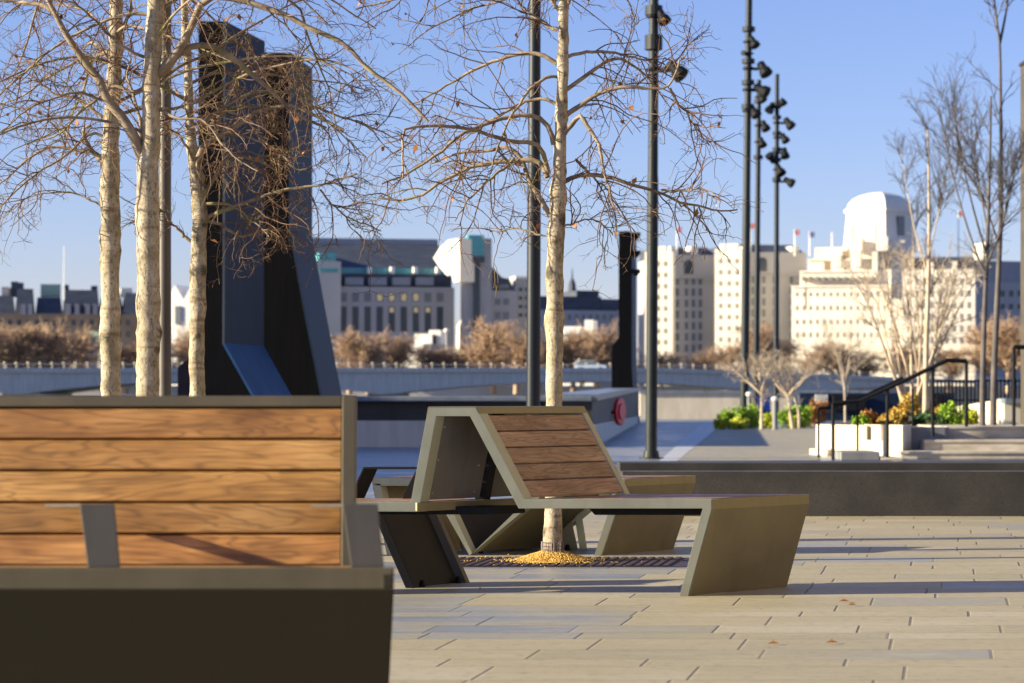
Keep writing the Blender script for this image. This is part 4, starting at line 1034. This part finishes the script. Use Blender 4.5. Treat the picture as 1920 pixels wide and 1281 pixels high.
m_ = MB()
for i in range(n-1):
    a, b_ = tops[i]+np.array((0,.3,.38)), tops[i+1]+np.array((0,.3,.38)); m_.prism([a,b_,b_+np.array((0,0,.10)),a+np.array((0,0,.10))], (0,.12,0))
obj('railing', m_, 'conc_wall', t)
pm = MB(); pm.box((-.06,-.06,0),(.06,.06,.42)); pm.lathe((0,0,.40), [(.07,0),(.14,.06),(.15,.15),(.11,.23),(.04,.28)], 10)
first = None; px_ = -60
while px_ < 1660:
    p = bP(px_, topy(px_))+np.array((0,.4,0))
    if first is None:
        first = obj('railing_post', pm, 'cream', t); o_ = first
    else:
        o_ = first.copy(); C.objects.link(o_); o_.parent = t
    o_.location = p; px_ += 22.3
# car on the bridge
c_ = bP(1110, 697)+np.array((0,5,0)); t = thing('car', 'pale blue car crossing the bridge beside the pylon', 'car', c_)
m_ = MB(); s = lambda x,z: c_+np.array((x,0,z))
m_.prism([s(-2.1,.35),s(2.1,.35),s(2.1,.85),s(1.2,.95),s(-1.9,.95),s(-2.1,.8)], (0,1.7,0)); obj('body', m_, 'car', t, .08)
m_ = MB(); m_.prism([s(-1.7,.95),s(1.1,.95),s(.5,1.5),s(-1.2,1.5)], (0,1.5,0)); obj('cabin', m_, 'glass_soft', t, .06)
m_ = MB(); m_.prism([s(-1.2,1.5),s(.5,1.5),s(.45,1.56),s(-1.15,1.56)], (0,1.5,0)); obj('roof', m_, 'car', t, .02)
for q in (-1.3,1.3):
    m_ = MB(); m_.lathe(c_+np.array((q,-.02,.33)), [(.33,0),(.33,.22)], 16, (0,1,0)); obj('wheel', m_, 'black', t)
c_ = bP(1094,717); c_[1] -= .6
m_ = MB(); m_.lathe(c_, [(.10,-.2),(.26,-.1),(.30,.05),(.2,.22),(.05,.28)], 12); o_ = obj('navigation_light', m_, 'hi_vis', base=c_); tagset(o_, 'small amber navigation light hung on the bridge face', 'lamp')

# ------------------------------------------------------------------ far bank buildings
class Bld:
    """local frame: u along the facade, v into depth; placed so px,D is the facade's left end"""
    def __init__(s, name, label, px0, px1, D, th, cat='building', group=None):
        s.th = math.radians(th); s.o = np.array((X(px0,D),D,1.5))
        s.du = np.array((math.cos(s.th), math.sin(s.th), 0)); s.dv = np.array((-math.sin(s.th), math.cos(s.th), 0))
        s.D = D; s.px0 = px0; s.t = thing(name, label, cat, s.o, group)
    def u(s, px):                       # distance along the facade whose picture column is px
        k = (px-CX)/F
        return (k*s.o[1]-s.o[0])/(s.du[0]-k*s.du[1])
    def z(s, py, u=0, v=0):
        p = s.o+s.du*u+s.dv*v; return Z(py, p[1])
    def w(s, u, v, z): 
        q = s.o+s.du*u+s.dv*v; return np.array((q[0],q[1],z))
    def boxm(s, m_, u0, u1, v0, v1, z0, z1):
        m_.prism([s.w(u0,v0,z0),s.w(u1,v0,z0),s.w(u1,v1,z0),s.w(u0,v1,z0)], (0,0,z1-z0))
    def box(s, part, mat, px0, px1, yt, yb, v0, v1, parent=None):
        m_ = MB(); u0, u1 = s.u(px0), s.u(px1); um = (u0+u1)/2
        s.boxm(m_, u0, u1, v0, v1, s.z(yb,um,v0) if yb else 1.5, s.z(yt,um,v0)); return obj(part, m_, mat, parent or s.t)
    def windows(s, pxs, rows, w, mat, part='window', v0=-.08, arch=False):
        """one mesh, copied to every opening"""
        src = None
        for (yt, yb) in rows:
            for k, px in enumerate(pxs):
                uu = s.u(px); zt, zb = s.z(yt,uu,0), s.z(yb,uu,0); wm = w*s.D/F
                if src is None or src[1] != (yt,yb):
                    m_ = MB(); s.boxm(m_, uu-wm/2, uu+wm/2, v0, .4, zb, zt)
                    if arch:
                        c_ = s.w(uu,v0,zt); m_.prism([c_+s.du*(wm/2*math.cos(a))+np.array((0,0,wm/2*math.sin(a))) for a in np.linspace(0,math.pi,10)], s.dv*.4)
                    o_ = obj(part, m_, mat, s.t); src = (o_, (yt,yb), s.w(uu,0,zb))
                else:
                    o_ = src[0].copy(); C.objects.link(o_); o_.parent = s.t
                    o_.location = s.w(uu,0,zb)-src[2]
# big office block over the station (shaded front, sunlit gable, glass-topped tower)
b = Bld('office_block', 'large grey office block with dark sloping roof beyond the bridge', 596, 850, 520, 11)
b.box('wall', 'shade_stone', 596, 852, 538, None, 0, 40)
b.box('attic', 'slate', 598, 850, 514, 538, 2, 40)
b.box('teal_strip', 'teal', 636, 838, 503, 514, 3, 40)
m_ = MB(); u0, u1 = b.u(600), b.u(846); za, zb = b.z(503,0,3), b.z(456,0,18)
m_.prism([b.w(u0,3,za),b.w(u0,18,zb),b.w(u0,34,zb),b.w(u0,40,za)], b.du*(u1-u0)); obj('roof', m_, 'slate', b.t)
m_ = MB(); b.boxm(m_, u0, u1, 18, 34, zb, zb+1.2); obj('ridge', m_, 'panel_grey', b.t)
b.windows([644+22.6*i for i in range(9)], [(549,566)], 13, 'glass_soft')
b.windows([644+22.6*i for i in range(9)], [(575,622)], 12, 'glass')
b.windows([644+22.6*i for i in (3,4,5,6)], [(551,564)], 9, 'lit_window', 'lamp_lit_pane', -.16)
b.windows([644+22.6*i for i in (4,6,7)], [(577,586)], 8, 'lit_window', 'lamp_lit_pane', -.16)
b.windows([665+44*i for i in range(4)], [(520,535)], 34, 'panel_grey', 'attic_panel', 1.6)
b.windows([694+43*i for i in range(4)], [(500,513)], 7, 'white', 'pier', 2.6)
b.box('end_bay', 'grey_stone', 588, 636, 490, None, -3, 20); b.box('teal_bay', 'teal', 596, 628, 474, 490, -2, 18)
b.windows([605,622], [(505,512)], 16, 'teal', 'teal_panel', -3.3)
b2 = Bld('glass_tower', 'grey stone tower with teal glass top and dark glazed slot', 863, 922, 512, 11)
b2.box('wall', 'shade_stone', 863, 922, 447, None, 0, .35)
b2.box('slot', 'glass', 886, 899, 480, 640, -.5, 1)
b2.box('glass_top', 'teal', 876, 906, 441, 480, -1.2, 1.5); b2.box('balcony', 'glass', 875, 907, 480, 492, -1, 2)
m_ = MB(); DD = 508.0; poly = [(811,482),(824,462),(840,449),(862,447),(862,528),(850,529),(846,514),(838,516),(826,503)]
base_ = P(836,480,DD)
pl = []
for a, y_ in poly:
    k = (a-862)*DD/F; q = P(862,y_,DD); pl.append(q+np.array((k, -k*.85, 0)))
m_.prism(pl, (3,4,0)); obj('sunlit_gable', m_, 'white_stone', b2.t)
b3 = Bld('annex_block', 'dark-roofed low grey block right of the glass-topped tower', 922, 968, 516, 11)
b3.box('wall', 'shade_stone', 922, 968, 545, None, 0, 20)
m_ = MB(); u0, u1 = b3.u(922), b3.u(963); m_.prism([b3.w(u0,0,b3.z(545)),b3.w(u1,0,b3.z(545)),b3.w(u1-1.0,0,b3.z(523)),b3.w(u0+2.2,0,b3.z(520)),b3.w(u0,0,b3.z(500))], b3.dv*16); obj('roof', m_, 'slate', b3.t)
b3.windows([933,949], [(560,572),(585,600)], 11, 'glass_soft'); b3.box('roof_window', 'glass_soft', 936, 954, 533, 541, -.3, 1)
b4 = Bld('pale_block', 'narrow pale block with small blue windows just left of the navy mast', 966, 1005, 530, 11)
b4.box('wall', 'grey_stone', 966, 1003, 522, None, 0, 16); b4.windows([976,988], [(540,546),(556,562),(572,578),(588,594)], 7, 'glass')
b4.box('roof', 'white', 968, 990, 518, 522, 1, 10)
b5 = Bld('dark_terrace', 'long dark blue-roofed terrace with thin spire, right of the lone trunk', 1008, 1165, 620, 18)
b5.box('wall', 'shade_stone', 1008, 1165, 582, None, 0, 20); b5.box('roof', 'slate', 1010, 1130, 556, 582, 1, 20); b5.box('roof', 'slate', 1086, 1128, 545, 556, 2, 18); b5.box('roof', 'slate', 1128, 1165, 561, 582, 1, 20)
m_ = MB(); m_.lathe(b5.w(b5.u(1092),8,b5.z(546)), [(1.2,0),(.9,2.5),(.25,4.0),(.1,6.5)], 8); obj('spire', m_, 'slate', b5.t)
b5.windows([1055+13*i for i in range(8)], [(590,600)], 6, 'glass_soft')
b6 = Bld('low_white_block', 'low white flat-roofed building peeping above the brown trees right of the lone trunk', 1046, 1086, 480, -10)
b6.box('wall', 'white', 1046, 1086, 612, None, 0, 8); b6.box('stair_tower', 'white', 1096, 1112, 600, None, 0, 6); b6.box('roof', 'panel_grey', 1046, 1112, 626, 630, -.3, 9)
# two white stone wings
def wing(label, px0, px1, pxe, ytop, th, arch_px, cols, rows, D=500):
    b = Bld('stone_wing', label, px0, px1, D, th, 'building', 'pale stone wings right of the grey mast')
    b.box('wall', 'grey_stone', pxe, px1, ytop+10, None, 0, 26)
    b.box('cornice', 'grey_stone', pxe, px1, ytop+52, ytop+55, -.5, 0)
    m_ = MB(); u0, u1 = b.u(pxe), b.u(px1); za = b.z(ytop+10); m_.prism([b.w(u0,1,za),b.w(u0,8,za+2.2),b.w(u0,24,za+2.2),b.w(u0,26,za)], b.du*(u1-u0)); obj('roof', m_, 'slate', b.t)
    b.windows(cols, rows, 6.5, 'glass_soft'); b.windows([arch_px], [(ytop+28,ytop+46)], 17, 'glass', 'arched_window', arch=True)
    # sunlit narrow front at the left: set forward and turned to the sun
    f = Bld('x','x',px0,pxe,D-3,-14)
    bpy.data.objects.remove(f.t); f.t = b.t
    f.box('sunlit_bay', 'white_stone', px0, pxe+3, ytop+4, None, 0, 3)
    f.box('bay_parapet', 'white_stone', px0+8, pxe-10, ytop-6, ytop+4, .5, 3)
    f.windows([px0+(pxe-px0)*q for q in (.2,.5,.78)], [(ytop+22+21*i, ytop+31+21*i) for i in range(9)], 6.0, 'window_pale', 'bay_window')
    return b
w1 = wing('left pale stone wing with arched top window, behind the dark grey-blue mast', 1209, 1346, 1258, 468, 12, 1291, [1270,1287,1300,1313], [(499+21*i,513+21*i) for i in range(1,9)])
w2 = wing('right pale stone wing with arched top window, behind the trio of masts', 1340, 1512, 1393, 463, 12, 1430, [1412,1432,1452,1484], [(496+21*i,510+21*i) for i in range(1,9)])
for bb, q in ((w1,(1262,1300)),(w2,(1400,1490))):
    for a in q: 
        bb.box('chimney', 'white_stone', a, a+14, 462, 478, 2, 8)
# flat white block and clock-tower building
b = Bld('stepped_white_building', 'big sunlit white stepped stone building crowned by a domed square tower', 1482, 1700, 480, -12)
levels = [(1484,1668,536,0),(1497,1664,508,3),(1510,1655,486,6),(1520,1590,464,9)]
for i, (x0, x1, yt, v) in enumerate(levels): b.box('terrace', 'white_stone', x0, x1, yt, None, v, 34)
b.box('terrace', 'white_stone', 1590, 1692, 452, None, 9, 34)
for x0 in (1509,1625): b.box('recess', 'brick_far', x0, x0+3, 525, 580, -.05, .4)
for q in ((1543,1556,490,508,2.9),(1575,1587,470,484,5.9),(1580,1586,500,512,2.9),(1657,1666,480,505,5.0)): b.box('recess', 'brick_far', q[0], q[1], q[2], q[3], q[4]-.1, q[4]+.4)
b.windows([1494+12.6*i for i in range(14)], [(548,556)], 4.2, 'window_pale'); b.windows([1494+12.6*i for i in range(14)], [(573,582),(599,608),(623,633)], 4.2, 'window_pale')
b.windows([1505+13*i for i in range(11)], [(518,526)], 4.2, 'window_pale', 'window', 2.9)
ctr = np.array((X(1650,494.),494.,0)); hd = 6.95
sq = lambda r, z: [ctr+np.array((dx*hd*r, dy*hd*r, z)) for dx, dy in ((-1,0),(0,-1),(1,0),(0,1))]
zt, zb = Z(393,490), Z(472,490)
m_ = MB(); m_.add(sq(1.09,zb)+sq(.97,zt), [(0,1,2,3),(4,7,6,5),(0,1,5,4),(1,2,6,5),(2,3,7,6),(3,0,4,7)]); obj('tower', m_, 'white_stone', b.t)
m_ = MB(); vs, fs = [], []; prof_ = [(.99,-.02),(.99,.06),(.93,.36),(.80,.62),(.58,.82),(.32,.95),(.08,1.0)]; hh = Z(358,490)-zt
for r, h in prof_: vs += sq(r, zt+.02+hh*h)
for i in range(len(prof_)-1):
    for j in range(4): fs.append((i*4+j,i*4+(j+1)%4,(i+1)*4+(j+1)%4,(i+1)*4+j))
fs.append((len(vs)-4,len(vs)-3,len(vs)-2,len(vs)-1)); m_.add(vs, fs); obj('dome', m_, 'white_stone', b.t)
for q0, q1, za, zc, mt in ((.20,.25,470,402,'brick_far'),(.72,.77,470,402,'brick_far'),(.46,.52,470,446,'brick_far')):
    a, c_ = sq(1.125,0)[0], sq(1.125,0)[1]; m_ = MB(); p0, p1 = lerp(a,c_,q0), lerp(a,c_,q1); i_ = np.array((.62,.62,0))*(za-zc)/78; b0 = [p0+np.array((0,0,Z(za,490))),p1+np.array((0,0,Z(za,490))),p1+i_+np.array((0,0,Z(zc,490))),p0+i_+np.array((0,0,Z(zc,490)))]; m_.prism(b0, (.9,.9,0)); obj('tower_slot', m_, mt, b.t)
a, c_ = sq(1.06,0)[1], sq(1.06,0)[2]; p0, p1 = lerp(a,c_,.40), lerp(a,c_,.62); m_ = MB(); m_.prism([p0+np.array((0,0,Z(442,490))),p1+np.array((0,0,Z(442,490))),p1+np.array((0,0,Z(405,490))),p0+np.array((0,0,Z(405,490)))], (-.6,.6,0)); obj('tower_window', m_, 'glass', b.t)
rw = Bld('x','x',1668,1694,474,34); bpy.data.objects.remove(rw.t); rw.t = b.t
rw.box('return_wing', 'white_stone', 1670, 1694, 505, None, 0, .5)
for x0, x1, yt, yb, v in ((1594,1612,446,470,6),(1640,1662,444,470,5),(1664,1680,452,474,7),(1602,1612,470,500,2.2),(1634,1644,472,520,2.2),(1560,1572,478,500,5.2)): b.box('buttress', 'white_stone', x0, x1, yt, yb, v, v+5)
for yt, x0, x1, v in ((536,1483,1669,-.35),(508,1496,1665,2.65),(486,1509,1656,5.65)): b.box('ledge', 'white_stone', x0, x1, yt-1, yt+2, v, v+.34)
m_ = MB(); m_.add(sq(1.05,zt-.5)+sq(1.05,zt+.25), [(0,1,2,3),(4,7,6,5),(0,1,5,4),(1,2,6,5),(2,3,7,6),(3,0,4,7)]); obj('cornice', m_, 'white_stone', b.t)
b7 = Bld('white_hotel', 'pale riverside block with dark mansard roof, half hidden by the many-stemmed tree', 1665, 1832, 456, -12)
b7.box('wall', 'white_stone', 1692, 1828, 505, None, 0, 12); b7.box('roof', 'slate', 1700, 1826, 482, 505, 2, 11); b7.box('low_wing', 'white_stone', 1668, 1692, 560, None, .6, 10)
b7.windows([1704+14*i for i in range(9)], [(522+22*j,534+22*j) for j in range(6)], 6, 'window_pale')
b7.box('dormer', 'white_stone', 1704, 1712, 485, 505, 1, 6); b7.box('dormer', 'white_stone', 1740, 1750, 492, 505, 1, 6); b7.box('dormer', 'white_stone', 1785, 1794, 490, 505, 1, 6)
b8 = Bld('grey_block', 'shadowed grey block with dark mansard roof at the far right', 1830, 1990, 520, 18)
b8.box('wall', 'grey_stone', 1826, 1990, 530, None, 0, 20); b8.box('roof', 'shade_stone', 1828, 1990, 490, 530, 1, 20); b8.box('chimney', 'white_stone', 1850, 1872, 455, 485, -1, 6)
b8.windows([1880+16*i for i in range(6)], [(545,556),(570,580)], 8, 'glass')
# left: turreted apartment range
b9 = Bld('mansion_range', 'long shadowed apartment range with blue mansard roofs and chimneys behind the left trunks', -120, 262, 560, 11)
b9.box('wall', 'brick_far', -120, 262, 588, None, 0, 22)
for x0, x1, yt, v in ((-120,28,552,1),(28,66,540,0),(66,118,556,1),(118,188,542,0),(188,232,556,1),(232,262,548,0)):
    u0, u1 = b9.u(x0), b9.u(x1); za, zb = b9.z(590,u0), b9.z(yt,u0); m_ = MB()
    m_.add([b9.w(u0,v,za),b9.w(u1,v,za),b9.w(u1,20,za),b9.w(u0,20,za),b9.w(u0+.5,v+4,zb),b9.w(u1-.5,v+4,zb),b9.w(u1-.5,16,zb),b9.w(u0+.5,16,zb)], [(0,1,2,3),(4,7,6,5),(0,4,5,1),(1,5,6,2),(2,6,7,3),(3,7,4,0)]); obj('roof', m_, 'slate', b9.t)
for x0, x1, yt, mt in ((2,16,538,'cream'),(16,26,540,'brick_far'),(20,34,528,'slate'),(34,44,530,'slate'),(76,114,533,'green_roof'),(120,130,534,'slate'),(172,184,536,'slate'),(228,250,540,'white_stone')):
    b9.box('chimney', mt, x0, x1, yt, 556, 6, 11)
for x0 in (40,52,124,140,160,174): b9.box('dormer', 'shade_stone', x0, x0+9, 570, 590, -.4, 4)
b9.windows([-100+17*i for i in range(21)], [(600,610),(622,632)], 7, 'glass')
b10 = Bld('gabled_pavilion', 'white twin-gabled building between the brown pole and the thinnest pale trunk', 318, 380, 470, -10)
for x0 in (312,344):
    u0, u1 = b10.u(x0), b10.u(x0+32); za = b10.z(562); m_ = MB()
    m_.prism([b10.w(u0,0,1.5),b10.w(u1,0,1.5),b10.w(u1,0,za),b10.w((u0+u1)/2,0,b10.z(534)),b10.w(u0,0,za)], b10.dv*14); obj('gable', m_, 'white', b10.t)
b10.box('glass_bay', 'glass_soft', 329, 340, 574, 608, -.3, 1)
b11 = Bld('kiosk_house', 'small cream riverside house with green curved roof beside the leftmost pale trunk', 124, 192, 450, -10)
b11.box('wall', 'cream', 124, 152, 640, None, 0, 9); b11.box('wall', 'grey_stone', 152, 200, 642, None, 1, 9)
m_ = MB(); u0, u1 = b11.u(138), b11.u(200); m_.prism([b11.w(u0+(u1-u0)*q, .5, b11.z(642)+ (b11.z(621)-b11.z(642))*math.sin(math.pi*min(1,q*1.0))**.6) for q in np.linspace(0,1,10)], b11.dv*8); obj('roof', m_, 'green_roof', b11.t)
b11.box('porch', 'glass', 156, 170, 630, 640, .2, .8)
b12 = Bld('stepped_pavilion', 'little white stepped riverside pavilion left of the stone obelisk', 748, 828, 446, -10)
b12.box('base', 'white', 750, 790, 658, None, 0, 6); b12.box('terrace', 'white', 753, 795, 645, 657, -.6, 6); b12.box('upper_room', 'white', 775, 808, 626, 645, 1, 7); b12.box('arch', 'white', 800, 822, 619, 645, 2, 7); b12.box('opening', 'glass', 804, 814, 630, 645, 1.6, 3)
D = 444.; c_ = np.array((X(865,D),D,1.5)); t = thing('obelisk', 'pale stone obelisk standing above the bridge railing', 'obelisk', c_)
m_ = MB(); zt = Z(611,D); zp = Z(599,D); r0, r1 = .88, .62
m_.add([c_+np.array((sx*r0,sy*r0,0)) for sx,sy in ((-1,-1),(1,-1),(1,1),(-1,1))]+[np.array((c_[0]+sx*r1,D+sy*r1,zt)) for sx,sy in ((-1,-1),(1,-1),(1,1),(-1,1))]+[np.array((c_[0],D,zp))],
   [(0,3,2,1),(0,1,5,4),(1,2,6,5),(2,3,7,6),(3,0,4,7),(4,5,8),(5,6,8),(6,7,8),(7,4,8)])
for i, q in enumerate(m_.v):
    x_, y_ = q[0]-c_[0], q[1]-D; a = math.radians(25); m_.v[i] = (c_[0]+x_*math.cos(a)-y_*math.sin(a), D+x_*math.sin(a)+y_*math.cos(a), q[2])
obj('shaft', m_, 'cream', t)
m_ = MB(); m_.box((c_[0]-1.6,D-1.6,1.5),(c_[0]+1.6,D+1.6,3.2)); obj('plinth', m_, 'grey_stone', t)
D = 442.
for px_, yt, lb in ((75,643,'white riverside sign post at the far left'),(638,636,'white sign board at the foot of the dark fin')):
    c_ = np.array((X(px_,D),D,1.5)); m_ = MB(); m_.box((c_[0]-.5,D,Z(668,D)),(c_[0]+.5,D+.3,Z(yt,D))); m_.box((c_[0]-.12,D+.05,1.5),(c_[0]+.12,D+.25,Z(668,D)))
    o_ = obj('sign_board', m_, 'white', base=c_); tagset(o_, lb, 'sign')
for px_, yt, lb in ((12,645,'pale street lamp on the far embankment at the left edge'),(837,619,'pale globe lamp on the far embankment left of the obelisk')):
    c_ = np.array((X(px_,D),D,1.5)); t = thing('street_lamp', lb, 'street lamp', c_); m_ = MB(); m_.tube([c_, np.array((c_[0],D,Z(yt+6,D)))], .14, 8); obj('pole', m_, 'grey_stone', t)
    m_ = MB(); m_.lathe(np.array((c_[0],D,Z(yt+6,D))), [(.15,0),(.5,.25),(.5,.6),(.2,.9)], 10); obj('lamp_globe', m_, 'white', t)
# flags on the roofs
for px_, yb, yt, D_, col, lb in ((1269,462,425,498,'flag_red','small red flag on the left pale stone wing'),(1407,455,418,498,'flag_red','small red flag between the masts on the right stone wing'),(1490,462,430,490,'flag_red','small red flag left of the stepped white building'),(1518,462,434,488,'flag_blue','dark blue flag on the stepped white building'),(1560,462,436,486,None,'bare white flagpole on the stepped white building'),(1797,480,395,498,'flag_red','red flag above the dark mansard roof'),(120,545,462,558,None,'tall thin white mast above the mansion range')):
    c_ = P(px_, yb+18, D_); t = thing('flagpole', lb, 'flagpole', c_); m_ = MB(); tp = P(px_, yt, D_); m_.tube([c_, tp], [.16,.10], 6); obj('pole', m_, 'white', t)
    if col:
        m_ = MB(); q = []
        for i in range(6): q.append(tp+np.array((-.1+i*.22, .12*math.sin(i*1.3), -.1)))
        m_.add(q+[p+np.array((0,0,-1.1)) for p in q], [(i,i+1,7+i,6+i) for i in range(5)]); obj('flag', m_, col, t)

# far trees: three crowns shared by all
far = []
for sd in (41, 42, 43):
    rng = np.random.default_rng(sd)
    tr = resample([(0,0,0),(.1,0,2.5),(.0,.1,6.5)], 10)[None]; rr = np.linspace(.45,.12,10)[None]
    A1, R1 = grow(tr, rr, 26, (3.0,5.8), (25,75), 8, .0, .14, .16, .05, .30, 1.0, .30, .2)
    A2, R2 = grow(A1, R1, 9, (1.2,3.0), (25,65), 6, .0, .20, .07, .035, .2, 1.0, .1, .3)
    A3, R3 = grow(A2, R2, 7, (.6,1.6), (25,65), 4, .0, .22, .05, .03, .15, 1.0, .05, .3)
    vt, ft = tubes(tr, rr, 8); vc, fc = cat_tubes([(A1,R1,4),(A2,R2,3),(A3,R3,3)])
    m1 = fast_mesh('far_trunk', vt, ft); m1.materials.append(MAT['far_twig']); m2 = fast_mesh('far_crown', vc, fc); m2.materials.append(MAT['far_twig'])
    far.append((m1, m2, float(vc[:,2].max())))
ft_list = [(-10,600,430,'brown bare tree at the far left edge beyond the bridge'),(40,606,432,'brown bare tree in front of the mansion range, left of the sign post'),(95,596,434,'tall brown bare tree right of the white sign post'),(150,606,440,'brown bare tree behind the small cream house'),(235,640,436,'brown bare tree between the two left pale trunks'),(300,630,436,'low brown bare tree by the brown pole'),(350,606,438,'brown bare tree below the twin gables'),
 (655,622,434,'brown bare tree right of the dark fin foot'),(690,612,432,'brown bare tree under the office windows'),(738,618,438,'brown bare tree left of the stepped pavilion'),(812,650,441,'small brown bare tree beside the stepped pavilion'),(845,650,442,'low brown bare tree left of the obelisk'),
 (895,640,440,'low brown bare tree right of the obelisk'),(925,595,436,'tall brown bare tree below the annex block'),(968,604,432,'brown bare tree left of the navy mast'),(1010,622,430,'brown bare tree hidden between navy mast and lone trunk'),(1075,618,436,'brown bare tree below the low white block'),(1120,600,432,'tall brown bare tree left of the pylon'),(1155,622,438,'brown bare tree behind the pylon'),
 (1240,662,434,'low brown bush tree at the foot of the left stone wing'),(1320,660,436,'low brown bare tree between the stone wings'),(1365,640,432,'brown bare tree at the foot of the right sunlit bay'),(1420,605,436,'tall brown bare tree behind the trio of masts'),(1470,622,438,'brown bare tree right of the trio of masts'),(1520,650,432,'brown bare tree at the left foot of the stepped white building'),(1565,640,434,'brown bare tree at the foot of the stepped white building'),(1610,650,436,'brown bare tree at the right foot of the stepped white building'),
 (1690,640,434,'brown bare tree behind the many stems'),(1780,650,434,'brown bare tree below the mansard hotel'),(1840,590,436,'brown bare tree behind the slender pair'),(1890,585,432,'tall brown bare tree at the far right'),(1930,600,436,'brown bare tree past the right edge')]
for i, (px_, yt, D_, lb) in enumerate(ft_list):
    m1, m2, mh = far[i % 3]; hgt_ = Z(yt-6, D_)-1.5; s = hgt_/mh
    o_ = thing('far_tree', lb, 'tree', (X(px_,D_),D_,1.5), 'brown bare trees along the far embankment')
    for nm, me in (('trunk',m1),('crown',m2)):
        c_ = bpy.data.objects.new(nm, me); C.objects.link(c_); c_.parent = o_
    sx = s*(1.1 if hgt_ > 11 else 1.45); o_.scale = (sx, sx, s); o_.rotation_euler = (0,0,i*1.7)

# building that stands out of frame to the left and shades the promenade
t = thing('concrete_block', 'concrete riverside building outside the left edge that shades the promenade', 'building', (-32,50,0))
m_ = MB(); m_.prism([(-30.9,22,0),(-26.4,72,0),(-50,72,0),(-50,22,0)], (0,0,8.6)); obj('wall', m_, 'conc_wall', t)
m_ = MB(); m_.prism([(-30.7,21.8,8.602),(-26.2,72.2,8.602),(-50.2,72.2,8.602),(-50.2,21.8,8.602)], (0,0,.3)); obj('roof', m_, 'conc', t)

t = thing('stone_building', 'warm stone building outside the right edge, facing the low sun', 'building', (13,12,0))
m_ = MB(); m_.box((12.0,-4,0),(24,27,15)); obj('wall', m_, mottled('warm_stone',(.19,.145,.085),(.25,.195,.125),.4,.85), t)
m_ = MB()
for yy in range(-2, 26, 4):
    for zz in (4.5, 8, 11.5): m_.box((11.97,yy,zz),(12.1,yy+1.4,zz+2.1))
obj('windows', m_, 'glass', t)
# ------------------------------------------------------------------ light, sky, camera
EL, AZ = math.radians(16.5), math.radians(9)      # light travels +X and a little +Y
d = Vector((math.cos(EL)*math.cos(AZ), math.cos(EL)*math.sin(AZ), -math.sin(EL)))
sun = bpy.data.lights.new('sun', 'SUN'); sun.energy = 5.0; sun.angle = math.radians(.5); sun.color = (1.0,.865,.60)
so = bpy.data.objects.new('sun', sun); C.objects.link(so); so.rotation_euler = d.to_track_quat('-Z','Y').to_euler(); so.location = (-20,-5,12)
w = bpy.data.worlds.new('World'); bpy.context.scene.world = w; w.use_nodes = True
nt = w.node_tree; sky = nt.nodes.new('ShaderNodeTexSky'); sky.sky_type = 'NISHITA'; sky.sun_disc = False
sky.sun_elevation = EL
to_sun = -d; sky.sun_rotation = math.atan2(to_sun.x, to_sun.y)
sky.air_density = 1.0; sky.dust_density = .25; sky.ozone_density = 4.0; sky.altitude = 50
bg = nt.nodes['Background']; bg.inputs['Strength'].default_value = .058
nt.links.new(mixc(nt, 1.0, sky.outputs[0], (1.13,.965,1.22), 'MULTIPLY'), bg.inputs['Color'])
cam = bpy.data.cameras.new('camera'); co = bpy.data.objects.new('camera', cam); C.objects.link(co)
co.location = (0,0,EYE); co.rotation_euler = (math.radians(90),0,0)
cam.sensor_width = 36; cam.lens = F/1920*36; cam.shift_y = (HY-640.5)/1920; cam.clip_end = 9000; cam.clip_start = .1
cam.dof.use_dof = True; cam.dof.focus_distance = 12.6; cam.dof.aperture_fstop = 4.6
sc = bpy.context.scene; sc.camera = co
sc.view_settings.view_transform = 'Standard'; sc.view_settings.look = 'None'; sc.view_settings.exposure = 1.5; sc.view_settings.gamma = 1
sc.cycles.use_denoising = True; sc.cycles.max_bounces = 6
